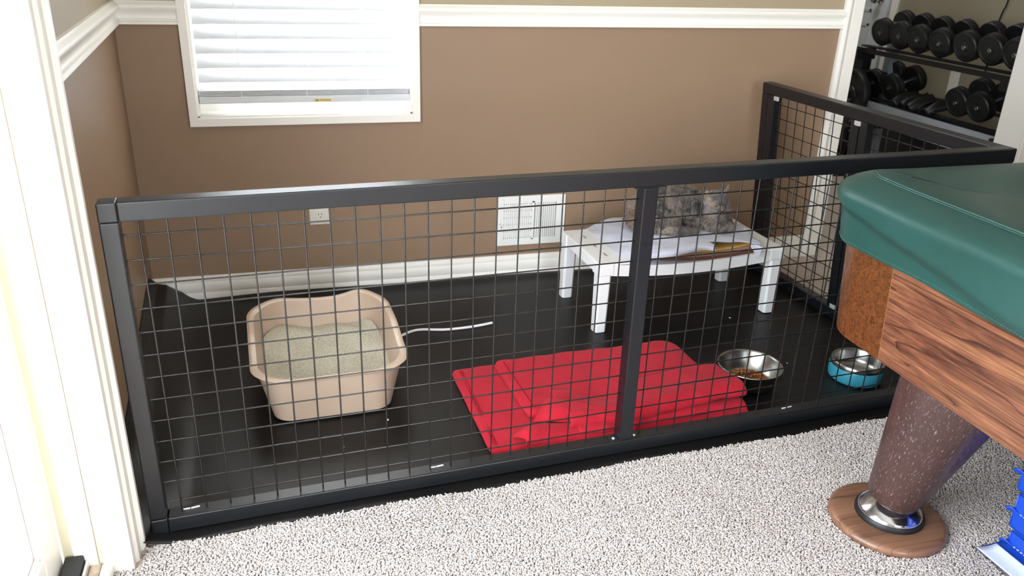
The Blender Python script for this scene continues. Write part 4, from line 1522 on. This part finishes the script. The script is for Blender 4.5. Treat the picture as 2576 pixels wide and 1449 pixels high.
for pl in ([(0.742, 0.530, .0268), (0.744, 0.40, .0275), (0.746, 0.26, .0272), (0.748, 0.125, .0268)],
           [(0.736, 0.530, .0264), (0.738, 0.40, .0270), (0.740, 0.26, .0268), (0.742, 0.125, .0264)],
           [(0.868, 0.512, .0514), (0.874, 0.40, .0522), (0.880, 0.31, .0520), (0.886, 0.240, .0514)]):
    rpart('stitching', stitches(pl, 46), M['red_dark'])
for dv in (0, 5):
    rpart('stitching', stitches([at(u, v + dv, z_) + Vector((0.001, -.0036, .0022)) for u, v, z_ in ((1345, 1121, .021), (1402, 1115, .019), (1464, 1107, .017), (1542, 1102, .015))], 30), M['red_dark'])

# ------------------------------------------------------------------ bowls and kibble
SB = thing('steel_bowl', 'brushed steel food bowl with kibble beside the red blanket', 'bowl', (1.588, 0.312, 0.0065))
prof = [(0.001, 0.002), (0.066, 0.0), (0.072, 0.002), (0.076, 0.008), (0.088, 0.040), (0.094, 0.058), (0.0965, 0.0600), (0.0975, 0.062), (0.0965, 0.0635), (0.094, 0.0630),
        (0.0915, 0.0585), (0.085, 0.040), (0.073, 0.012), (0.064, 0.006), (0.001, 0.005)]
part('bowl', lathe(bmesh.new(), prof, 64, None, False, False), M['brushed'], SB, smooth=math.radians(60))
kb = []
tri8 = None
bm = bmesh.new()
bmesh.ops.create_icosphere(bm, subdivisions=1, radius=1)
kv = np.array([v.co[:] for v in bm.verts])
kf = np.array([[v.index for v in f.verts] for f in bm.faces])
bm.free()
nk = 420
KV, KF = [], []
i = 0
while i < nk:
    a, rr = RNG.uniform(0, 6.28), 0.064 * math.sqrt(RNG.uniform(0, 1))
    lay = RNG.uniform(0, 1)
    hgt = 0.008 + (0.019 * (1 - (rr / 0.066) ** 2) + 0.004) * lay
    s = RNG.uniform(0.0042, 0.0060)
    q = kv * np.array([s, s * 0.95, s * 0.62])
    Rm = np.array(Matrix.Rotation(RNG.uniform(0, 6), 3, 'Z') @ Matrix.Rotation(RNG.uniform(-.9, .9), 3, 'X'))
    KV.append(q @ Rm.T + np.array([rr * math.cos(a) - 0.004, rr * math.sin(a) - 0.004, hgt]))
    KF.append(kf + i * len(kv))
    i += 1
me = np_mesh('cat_kibble', np.concatenate(KV), np.concatenate(KF), 3)
for p in me.polygons:
    p.use_smooth = True
kbo = link('cat_kibble', me, M['kibble'], None, (1.588, 0.312, 0.0065))
tag(kbo, 'brown dry cat kibble heaped in the steel bowl', 'kibble', kind='stuff')

TB = thing('teal_bowl', 'teal double-walled bowl with a steel rim near the pool table', 'bowl', (1.940, 0.272, 0.0065))
part('bowl_shell', lathe(bmesh.new(), [(0.06, 0.0), (0.076, 0.0015), (0.080, 0.006), (0.081, 0.014), (0.0815, 0.044), (0.080, 0.0475)], 64, None, True, False), M['teal'], TB, smooth=math.radians(50))
part('steel_liner', lathe(bmesh.new(), [(0.0800, 0.0470), (0.0805, 0.049), (0.0785, 0.0600), (0.0765, 0.0625), (0.0735, 0.0622), (0.0715, 0.058), (0.0690, 0.030), (0.064, 0.018), (0.052, 0.0130), (0.001, 0.0120)], 64, None, False, False), M['brushed'], TB, smooth=math.radians(60))
part('rubber_base', lathe(bmesh.new(), [(0.070, -0.0008), (0.074, 0.0), (0.074, 0.0012)], 48), M['black_iron'], TB)

# crumbs on the mat
for u, v, s, lb in ((975, 1057, .0035, 'largest white crumb, on the black mat beside the litter box front corner'),
                    (1580, 795, .005, 'white crumb on the black mat just behind the middle post of the pen'),
                    (1836, 800, .003, 'white speck on the black mat left of the cat bed front right leg'),
                    (1980, 914, .0022, 'tiny white speck on the black mat right of the steel bowl'),
                    (865, 1125, .0018, 'tiny white speck on the black mat in front of the litter box'),
                    (1802, 926, .002, 'tiny white speck on the black mat between red blanket and steel bowl')):
    bm = bmesh.new()
    bmesh.ops.create_icosphere(bm, subdivisions=2, radius=s)
    for vtx in bm.verts:
        vtx.co *= 0.8 + 0.4 * random.random()
    bmesh.ops.scale(bm, vec=(1, 1.3, 0.6), verts=bm.verts)
    p = at(u, v, 0.0075)
    o = part('crumb', bm, M['white_plastic'], None, True, p + Vector((0, 0, s * 0.4)))
    tag(o, lb, 'crumb', 'white specks on the mat')

# ------------------------------------------------------------------ pool table
PT = thing('pool_table', 'wood-grain pool table corner with a burl end block and tapered brown leg', 'pool table', (1.466, -0.085, 0), math.radians(1.0))
TLX, TLY = 2.25, 1.22
ZA0, ZA1 = 0.425, 0.690
RC = 0.13
FL_ = 0.018                      # the sides lean out a little upwards


def tab_outline(off, R, n=18, x1=None):
    """corner at far left; runs from the near end of the end face round the corner along the far side"""
    P = []
    for k in range(12):
        P.append((-off, -TLY + (TLY - R) * k / 12))
    for k in range(n + 1):
        t = PI - PI / 2 * k / n
        P.append((R + (R + off) * math.cos(t), -R + (R + off) * math.sin(t)))
    for k in range(1, 13):
        P.append((R + (TLX - R) * k / 12, off))
    return P


def strip(bm, P0, z0, P1, z1, i0, i1, th=0.012):
    A = [bm.verts.new((*P0[i], z0)) for i in range(i0, i1 + 1)]
    Bv = [bm.verts.new((*P1[i], z1)) for i in range(i0, i1 + 1)]
    for i in range(len(A) - 1):
        bm.faces.new((A[i], A[i + 1], Bv[i + 1], Bv[i]))
    return A, Bv


P0, P1 = tab_outline(0, RC), tab_outline(FL_, RC)
Q0, Q1 = tab_outline(-0.03, RC - 0.03 + 0.03), tab_outline(FL_ - 0.03, RC)


def wallpiece(name, y_split0, y_split1, m):
    """closed wall between two places along the outline (arclength parameters are y on the end face or index)"""
    bm = bmesh.new()
    idx = list(range(y_split0, y_split1 + 1))
    vs = []
    for i in idx:
        n_ = Vector((P0[i][0] - RC if P0[i][0] < RC else 0, P0[i][1] + RC if P0[i][1] > -RC else 0))
        vs.append([bm.verts.new((*P0[i], ZA0)), bm.verts.new((*P1[i], ZA1)), bm.verts.new((*Q1[i], ZA1)), bm.verts.new((*Q0[i], ZA0))])
    for a, b_ in zip(vs[:-1], vs[1:]):
        for k in range(4):
            bm.faces.new((a[k], a[(k + 1) % 4], b_[(k + 1) % 4], b_[k]))
    bm.faces.new(vs[0])
    bm.faces.new(vs[-1][::-1])
    return part(name, bm, m, PT, smooth=math.radians(35))


# refine the outline so that the burl block ends 9 cm along the end face past the curve
def refine(P):
    for i in range(len(P) - 1):
        if P[i][1] < -0.228 <= P[i + 1][1] and P[i + 1][0] < 0.06:
            x = P[i][0]
            return P[:i + 1] + [(x, -0.2295), (x, -0.2275), (x, -0.2265)] + P[i + 1:], i + 1
    return P, 0


P0, k0 = refine(P0)
P1, _ = refine(P1)
Q0, _ = refine(Q0)
Q1, _ = refine(Q1)
iend = len(P0) - 13
wallpiece('end_board', 0, k0, M['rosewood'])
wallpiece('joint_strip', k0, k0 + 1, mat('dark_joint', (120, 84, 50), 0.5))
wallpiece('burl_block', k0 + 1, iend, M['burl'])
wallpiece('side_board', iend, len(P0) - 1, M['rosewood'])
bm = newbox(0.055, TLX, -TLY, -0.055, ZA0 + 0.004, ZA0 + 0.02)
part('underside', bm, mat('table_underside', (60, 44, 36), 0.8), PT, smooth=False)

# leg and foot (world axis leaning inwards as it rises)
ib = Matrix.Rotation(-math.radians(1.0), 4, 'Z') @ Matrix.Translation((-1.466, 0.085, 0))
Lb, Lt = ib @ Vector((1.561, -0.354, 0.078)), ib @ Vector((1.619, -0.402, 0.43))
ax = (Lt - Lb)
qd = ax.to_track_quat('Z', 'Y').to_matrix().to_4x4()
bm = lathe(bmesh.new(), [(0.030, 0.0), (0.052, 0.0), (0.056, 0.004), (0.062, 0.03), (0.118, ax.length - 0.01)], 56, None, True, True)
leg = part('leg', bm, M['leg_wood'], PT, smooth=math.radians(40))
leg.matrix_local = Matrix.Translation(Lb) @ qd
fc = ib @ Vector((1.572, -0.346, 0))
bm = lathe(bmesh.new(), [(0.072, 0.024), (0.076, 0.026), (0.0765, 0.034), (0.0735, 0.0385), (0.060, 0.039)], 56, Matrix.Translation(fc))
part('foot_ring', bm, M['black_iron'], PT)
bm = lathe(bmesh.new(), [(0.071, 0.0365), (0.0715, 0.040), (0.067, 0.046), (0.054, 0.057), (0.038, 0.067), (0.026, 0.074), (0.021, 0.079), (0.0205, 0.092)], 56, Matrix.Translation(fc))
part('levelling_foot', bm, M['chrome'], PT, smooth=math.radians(60))
for lx, ly in ((0.15, -TLY + 0.3), (TLX - 0.2, -0.3), (TLX - 0.2, -TLY + 0.3)):
    l2 = leg.copy()
    COL.objects.link(l2)
    l2.matrix_local = Matrix.Translation(Vector((lx, ly, 0.078))) @ (Matrix.Identity(4))
    if ly > -0.5:
        continue

# fitted vinyl cover
CV = thing('pool_table_cover', 'dark green vinyl fitted cover draped over the pool table', 'table cover', (1.466, -0.085, 0), math.radians(1.0))


def cov_outline(off, R, nE=70, nC=22):
    """end face, far-left corner, far side, then the two hidden corners; closed"""
    P = []
    for k in range(nE):
        P.append((-off, -TLY + R + (TLY - 2 * R) * k / nE))
    for k in range(nC):
        t = PI - PI / 2 * k / nC
        P.append((R + (R + off) * math.cos(t), -R + (R + off) * math.sin(t)))
    for k in range(nE):
        P.append((R + (TLX - 2 * R) * k / nE, off))
    for k in range(nC):
        t = PI / 2 - PI / 2 * k / nC
        P.append((TLX - R + (R + off) * math.cos(t), -R + (R + off) * math.sin(t)))
    for k in range(nE):
        P.append((TLX + off, -R - (TLY - 2 * R) * k / nE))
    for k in range(nC):
        t = -PI / 2 * k / nC
        P.append((TLX - R + (R + off) * math.cos(t), -TLY + R + (R + off) * math.sin(t)))
    for k in range(nE):
        P.append((TLX - R - (TLX - 2 * R) * k / nE, -TLY - off))
    for k in range(nC):
        t = -PI / 2 - PI / 2 * k / nC
        P.append((R + (R + off) * math.cos(t), -TLY + R + (R + off) * math.sin(t)))
    return P


def sstep(a, b, x):
    t = max(0.0, min(1.0, (x - a) / (b - a)))
    return t * t * (3 - 2 * t)


bm = bmesh.new()
rings = []
RCV = 0.10
zs_ = [0.636 + 0.007 * k for k in range(15)] + [0.742, 0.752, 0.761, 0.769, 0.776, 0.781, 0.7845]
of_ = [0.020 + 0.0003 * k for k in range(15)] + [0.026, 0.024, 0.019, 0.011, 0.000, -0.012, -0.026]
base = cov_outline(0, RCV)
for z_, o_ in zip(zs_, of_):
    ring = []
    for (bx, by), (x, y) in zip(base, cov_outline(o_, RCV)):
        dcor = math.hypot(bx, by)                      # distance from the visible corner
        if bx < 0.2:
            crease = 0.728 - 0.155 * min(0.8, max(0.0, -by - 0.02))
        else:
            crease = 0.720
        bulge = 0.016 * sstep(crease - 0.016, crease + 0.012, z_) * (1 - sstep(0.755, 0.782, z_)) * (1.0 - 0.3 * sstep(0.3, 1.0, dcor))
        wav = (0.003 * math.sin(by * 9 + z_ * 30) + 0.002 * math.sin(by * 23 + 1 + z_ * 18)) * (1 - sstep(0.70, 0.77, z_))
        nxn, nyn = (x - min(max(x, RCV), TLX - RCV)), (y - max(min(y, -RCV), -TLY + RCV))
        L_ = math.hypot(nxn, nyn) or 1
        e_ = bulge + wav
        hump = 0.006 * math.exp(-(math.hypot(bx - 0.07, by + 0.07) / 0.07) ** 2) * sstep(0.75, 0.785, z_)
        ring.append(bm.verts.new((x + nxn / L_ * e_, y + nyn / L_ * e_, z_ + hump - 0.004 * math.sin(by * 5) * (1 - sstep(0.64, 0.70, z_)))))
    rings.append(ring)
for ins, z_ in ((0.045, 0.7865), (0.07, 0.7875), (0.10, 0.786), (0.15, 0.781), (0.22, 0.777), (0.32, 0.775), (0.45, 0.774)):
    ring = []
    for bx, by in base:
        x = min(max(bx, ins), TLX - ins)
        y = max(min(by, -ins), -TLY + ins)
        if bx < RCV or by > -RCV or bx > TLX - RCV or by < -TLY + RCV:
            cx, cy = min(max(bx, RCV), TLX - RCV), max(min(by, -RCV), -TLY + RCV)
            d = Vector((bx - cx, by - cy))
            s_ = max(0.0, 1 - ins / RCV)
            x = min(max(cx + d.x * s_, ins), TLX - ins)
            y = max(min(cy + d.y * s_, -ins), -TLY + ins)
        wr_ = 0.003 * math.sin(y * 14 + x * 3) * sstep(0.05, 0.2, ins) + 0.0025 * math.sin((y - x * 0.4) * 23 + 2) * sstep(0.05, 0.15, ins)
        hump = 0.010 * math.exp(-(math.hypot(bx - 0.07, by + 0.07) / 0.09) ** 2) * (1 - sstep(0.05, 0.2, ins))
        ring.append(bm.verts.new((x, y, z_ + wr_ + hump)))
    rings.append(ring)
k = len(rings[0])
for i in range(len(rings) - 1):
    for j in range(k):
        bm.faces.new((rings[i][j], rings[i][(j + 1) % k], rings[i + 1][(j + 1) % k], rings[i + 1][j]))
bmesh.ops.contextual_create(bm, geom=rings[-1])
hem_pts = [rings[1][j].co.copy() for j in range(len(rings[1]))]
top_pts = [rings[21][j].co.copy() for j in range(len(rings[1]))]
cvo = part('cover', bm, M['green'], CV, smooth=True)
bm = bmesh.new()
cen = Vector((TLX / 2, -TLY / 2, 0))
j0, j1 = 30, 110
for j in range(j0, j1):
    a, b2 = hem_pts[j], hem_pts[j + 1]
    seg_n = max(1, int((b2 - a).length / 0.006))
    for q in range(seg_n):
        s0, s1 = a.lerp(b2, q / seg_n), a.lerp(b2, (q + 0.6) / seg_n)
        o_ = Vector((-0.0012, 0.0006, 0))
        tube(bm, [s0 + o_, s1 + o_], 0.0006, 4)
stuff(part('stitching', bm, M['thread'], cvo, smooth=False))
bm = bmesh.new()
seam = [top_pts[j] + Vector((0.004, 0, 0.0035)) for j in range(83, 20, -1)]
tube(bm, seam, 0.0010, 5)
part('seam', bm, M['thread'], cvo)
bm = bmesh.new()
tube(bm, [p + Vector((-0.0035, 0, -0.0030)) for p in seam[1:]], 0.0022, 6)
part('seam_welt', bm, M['green'], cvo)

# wooden coaster under the foot
WD = thing('leg_coaster', 'round brown wooden disk on the carpet under the pool table foot', 'coaster', (1.568, -0.347, 0))
part('disk', lathe(bmesh.new(), [(0.118, -0.002), (0.126, 0.002), (0.130, 0.010), (0.129, 0.018), (0.123, 0.024), (0.117, 0.0255), (0.08, 0.0255)], 72), M['oak'], WD, smooth=math.radians(40))

# ------------------------------------------------------------------ folded blue gym mat
GM = thing('folding_gym_mat', 'bright blue vinyl folding exercise mat stacked on the carpet under the pool table', 'exercise mat', (1.752, -0.492, 0), math.radians(1.5))
for i, (z0, z1, dx, dy) in enumerate(((0.030, 0.070, 0.004, -0.006), (0.074, 0.164, 0.0, 0.0), (0.170, 0.262, -0.006, 0.004))):
    pn = part('mat_panel', newbox(dx, 0.60, -0.58, dy, z0, z1, 0.010, 3), M['blue'], GM, smooth=math.radians(50))
    zm = (z0 + z1) / 2 if i else z0 + 0.006
    bm = bmesh.new()
    for z_ in (z0 + 0.004, z1 - 0.004):
        tube(bm, [(dx + 0.002, -0.57, z_), (dx + 0.002, dy - 0.006, z_)], 0.0016, 6)
    tube(bm, [(dx + 0.002, dy - 0.004, z0 + 0.006), (dx + 0.002, dy - 0.004, z1 - 0.006)], 0.0018, 6)
    part('piping', bm, M['blue'], pn, smooth=True)
    bm = bmesh.new()
    for q in range(60):
        y_ = dy - 0.012 - q * 0.009
        box(bm, dx - 0.0010, dx + 0.001, y_ - 0.005, y_, zm - 0.0006, zm + 0.0006)
    stuff(part('stitching', bm, M['velcro'], pn, smooth=False))
    bm = bmesh.new()
    rows = [[Vector((dx + 0.006, dy - 0.004, zm - 0.006)), Vector((dx - 0.004, dy + 0.004, zm - 0.004)), Vector((dx - 0.012, dy + 0.008, zm + 0.002))],
            [Vector((dx + 0.006, dy - 0.012, zm + 0.004)), Vector((dx - 0.003, dy - 0.006, zm + 0.006)), Vector((dx - 0.011, dy - 0.001, zm + 0.009))],
            [Vector((dx + 0.006, dy - 0.022, zm - 0.004)), Vector((dx + 0.000, dy - 0.020, zm - 0.002)), Vector((dx - 0.005, dy - 0.014, zm + 0.002))]]
    part('corner_tab', loft(rows, 8, 8, 0.004), M['blue'], pn, smooth=True)
bm = bmesh.new()
rows = [[Vector((0.03, 0.004, 0.030)), Vector((0.0, 0.008, 0.020)), Vector((-0.05, 0.012, 0.012))],
        [Vector((0.03, -0.25, 0.030)), Vector((0.0, -0.25, 0.019)), Vector((-0.052, -0.25, 0.012))],
        [Vector((0.03, -0.55, 0.030)), Vector((0.0, -0.55, 0.018)), Vector((-0.055, -0.55, 0.012))]]
fp = part('closure_flap', loft(rows, 12, 20, 0.004), M['blue'], GM, smooth=True)
rows = [[Vector((-0.012, 0.000, 0.0265)), Vector((-0.030, 0.004, 0.0195)), Vector((-0.054, 0.012, 0.0158))],
        [Vector((-0.012, -0.25, 0.0255)), Vector((-0.030, -0.25, 0.0195)), Vector((-0.054, -0.25, 0.0158))],
        [Vector((-0.012, -0.55, 0.0245)), Vector((-0.030, -0.55, 0.0195)), Vector((-0.054, -0.55, 0.0158))]]
part('hook_tape', loft(rows, 12, 20, 0.0025), M['velcro'], fp, smooth=True)
part('bottom_panel', newbox(0.01, 0.60, -0.58, -0.008, -0.004, 0.027, 0.008, 3), M['blue'], GM, smooth=math.radians(50))

# ------------------------------------------------------------------ gym: rack, dumbbells, plates
RK = thing('dumbbell_rack', 'grey two-tier dumbbell rack against the gym wall beyond the doorway', 'rack', (0, 0, 0))
TILT = math.radians(17)


def tier(z_front, y0, y1, lip):
    n = bmesh.new()
    for x0, x1 in ((3.545, 3.60), (3.70, 3.755)):
        box(n, x0, x1, y0, y1, z_front + (x0 - 3.545) * math.tan(TILT) - 0.004, z_front + (x0 - 3.545) * math.tan(TILT) + 0.004)
    part('tray_rail', n, M['black_iron'], RK, smooth=False)
    part('tray_front', newbox(3.50, 3.508, y0, y1, z_front - lip, z_front - 0.004), M['rack_grey'] if lip > 0.1 else M['black_iron'], RK, smooth=False)
    for y_ in (y0 + 0.01, y1 - 0.05):
        part('end_bracket', newbox(3.47, 3.60, y_ - 0.02, y_ + 0.03, z_front - 0.07, z_front - 0.01, 0.004), M['black_iron'], RK, smooth=False)


tier(0.725, 1.46, 2.60, 0.03)
tier(0.448, 1.44, 2.50, 0.12)
for y_ in (2.50, 1.50):
    part('upright', newbox(3.66, 3.71, y_ - 0.025, y_ + 0.025, 0.0, 0.86), M['rack_grey'], RK, smooth=False)
    part('foot', newbox(3.40, 3.90, y_ - 0.03, y_ + 0.03, 0.005, 0.045, 0.004), M['rack_grey'], RK, smooth=False)

bm = lathe(bmesh.new(), [(0.012, 0.0), (0.020, 0.0), (0.022, 0.004), (0.056, 0.004), (0.060, 0.001), (0.069, 0.001), (0.074, 0.006), (0.075, 0.012), (0.075, 0.026), (0.0735, 0.029), (0.075, 0.032), (0.075, 0.046), (0.072, 0.050), (0.02, 0.050)], 40)
disc_me = mesh_bm('weight_head', bm, math.radians(35))
disc_me.materials.append(M['black_iron'])
hub_me = mesh_bm('hub', lathe(bmesh.new(), [(0.004, -0.001), (0.0055, -0.003), (0.010, -0.003), (0.012, -0.001), (0.012, 0.002)], 20), math.radians(40))
hub_me.materials.append(M['hub'])
hnd_me = mesh_bm('handle', lathe(bmesh.new(), [(0.014, 0.048), (0.0165, 0.075), (0.0155, 0.1), (0.0165, 0.125), (0.014, 0.150)], 20), math.radians(60))
hnd_me.materials.append(M['chrome'])


def dumbbell(c, label, group, scale=1.0):
    t = thing('dumbbell', label, 'dumbbell', c, 0, group)
    t.rotation_euler = (0, PI / 2 - math.radians(17), math.radians(2))
    t.scale = (scale,) * 3
    a = link('weight_head', disc_me, None, t)
    link('hub', hub_me, None, a)
    b_ = link('weight_head', disc_me, None, t)
    b_.matrix_local = Matrix.Translation((0, 0, 0.198)) @ Matrix.Rotation(PI, 4, 'X')
    link('handle', hnd_me, None, t)
    return t


nth = ('farthest', 'second farthest', 'third farthest', 'fourth', 'fifth', 'sixth', 'seventh, nearest')
for i, (yy, zz) in enumerate(((2.484, 0.804), (2.331, 0.802), (2.187, 0.799), (2.028, 0.799), (1.854, 0.803), (1.694, 0.808), (1.545, 0.806))):
    dumbbell((3.56, yy, zz), 'black round-headed dumbbell on the upper rack tier, %s the white door' % ('nearest to' if i == 0 else ('second', 'third', 'fourth', 'fifth', 'sixth', 'seventh')[i - 1] + ' from'), 'dumbbells on the upper tier', 1.0 + 0.02 * (i > 3))
for yy, zz, lb in ((2.472, 0.528, 'black dumbbell on the lower tier partly behind the big weight plates'), (2.322, 0.526, 'black dumbbell on the lower tier just right of the weight plates'),
                   (1.825, 0.535, 'black dumbbell on the lower tier left of the pair near the jamb'), (1.684, 0.536, 'black dumbbell on the lower tier nearest the right jamb')):
    dumbbell((3.56, yy, zz), lb, 'dumbbells on the lower tier')
# dark straps lying between the lower dumbbells
for k, (y_, L_, z_) in enumerate(((2.20, 0.10, 0.462), (2.09, 0.12, 0.458), (1.98, 0.11, 0.462))):
    rows = [[Vector((3.53, y_ - L_ / 2 + L_ * t, z_ + 0.012 * math.sin(t * 9 + k))) for t in (0, .25, .5, .75, 1)],
            [Vector((3.59, y_ - L_ / 2 + L_ * t, z_ + 0.030 + 0.018 * math.sin(t * 8 + k * 2))) for t in (0, .25, .5, .75, 1)],
            [Vector((3.68, y_ - L_ / 2 + L_ * t, z_ + 0.045 + 0.020 * math.cos(t * 7 + k))) for t in (0, .25, .5, .75, 1)]]
    o = part('wrist_strap', loft(rows, 14, 10, 0.012), M['black_iron'], smooth=True)
    tag(o, 'crumpled black strap on the lower rack tier, %s from the weight plates' % ('first', 'second', 'third')[k], 'strap', 'straps on the lower tier')

# plate tree at the left of the doorway
WT = thing('plate_tree', 'black upright weight plate tree left of the dumbbell rack', 'weight tree', (3.62, 2.62, 0))
part('base', newbox(-0.2, 0.2, -0.2, 0.2, 0.004, 0.05, 0.006), M['black_iron'], WT, smooth=False)
part('column', newbox(-0.035, 0.035, 0.0, 0.085, 0.05, 0.645, 0.006), M['black_iron'], WT, smooth=False)
part('arm_box', newbox(-0.05, 0.05, -0.15, 0.03, 0.48, 0.588, 0.012), M['black_iron'], WT, smooth=False)
for z_, y_ in ((0.455, -0.085), (0.30, -0.20), (0.21, -0.06)):
    part('peg', tube(bmesh.new(), [(-0.22, y_, z_), (0.05, y_, z_)], 0.022, 14), M['black_iron'], WT)


def plate(c, R, label):
    t = thing('weight_plate', label, 'weight plate', c, 0, 'weight plates on the tree')
    t.rotation_euler = (0, PI / 2, 0)
    part('disc', lathe(bmesh.new(), [(0.026, 0.0), (R * 0.32, 0.0), (R * 0.36, 0.008), (R * 0.80, 0.008), (R * 0.86, 0.0), (R * 0.97, 0.0), (R, 0.006), (R, 0.036), (R * 0.95, 0.04), (0.026, 0.04)], 56, None, False, False), M['black_iron'], t)
    part('bore_ring', lathe(bmesh.new(), [(0.0255, -0.001), (0.034, -0.001), (0.034, 0.001)], 28, None, False, False), M['hub'], t)
    return t


pl = plate((3.47, 2.535, 0.455), 0.145, 'largest black weight plate with worn grey marks, highest on the tree')
bm = bmesh.new()
for a, b2 in ((0.030, 0.02), (0.030, 0.046), (0.056, 0.02), (0.056, 0.046), (0.056, 0.07)):
    box(bm, -a - 0.016, -a, b2, b2 + 0.014, 0.0062, 0.0085)
part('worn_mark', bm, mat('worn_grey_print', (92, 90, 86), 0.7), pl, smooth=False)
plate((3.44, 2.42, 0.30), 0.125, 'black weight plate below and right of the largest plate')
plate((3.42, 2.56, 0.21), 0.110, 'black weight plate lowest on the tree, seen through the pen mesh')

wsheet = part('dark_wall_sheet', newbox(3.955, 3.985, 1.43, 2.86, 0.006, 0.36, 0.004), M['rubber'], None, smooth=False)  # dark sheet added to fill the dark area below the lower tier
tag(wsheet, 'dark sheet added against the gym wall below the dumbbell rack', 'mat')

# outlets and cable on the gym wall
for y_, z_, lb, hh in ((2.326, 0.555, 'tall white blank wall plate on the gym wall between the rack tiers', 0.085), (2.075, 0.49, 'white outlet plate on the gym wall behind the lower dumbbells', 0.055)):
    t = thing('wall_plate', lb, 'wall plate', (XG, y_, z_))
    part('plate', newbox(-0.006, 0, -0.038, 0.038, -hh, hh, 0.003), M['ivory'], t, smooth=False)
    part('screw', lathe(bmesh.new(), [(0.004, 0), (0.002, 0.001)], 10, Matrix.Translation((-0.006, 0, 0)) @ Matrix.Rotation(-PI / 2, 4, 'Y')), M['steel'], t)
bm = tube(bmesh.new(), catmull([(XG - 0.006, 2.10, 1.5), (XG - 0.008, 2.085, 1.05), (XG - 0.007, 2.105, 0.95), (XG - 0.007, 2.12, 0.85), (XG - 0.008, 2.118, 0.62), (XG - 0.008, 2.105, 0.50)], 40), 0.004, 7)
cb = part('wall_cable', bm, M['black_iron'])
tag(cb, 'thin black cable hanging down the gym wall behind the dumbbell rack', 'cable')
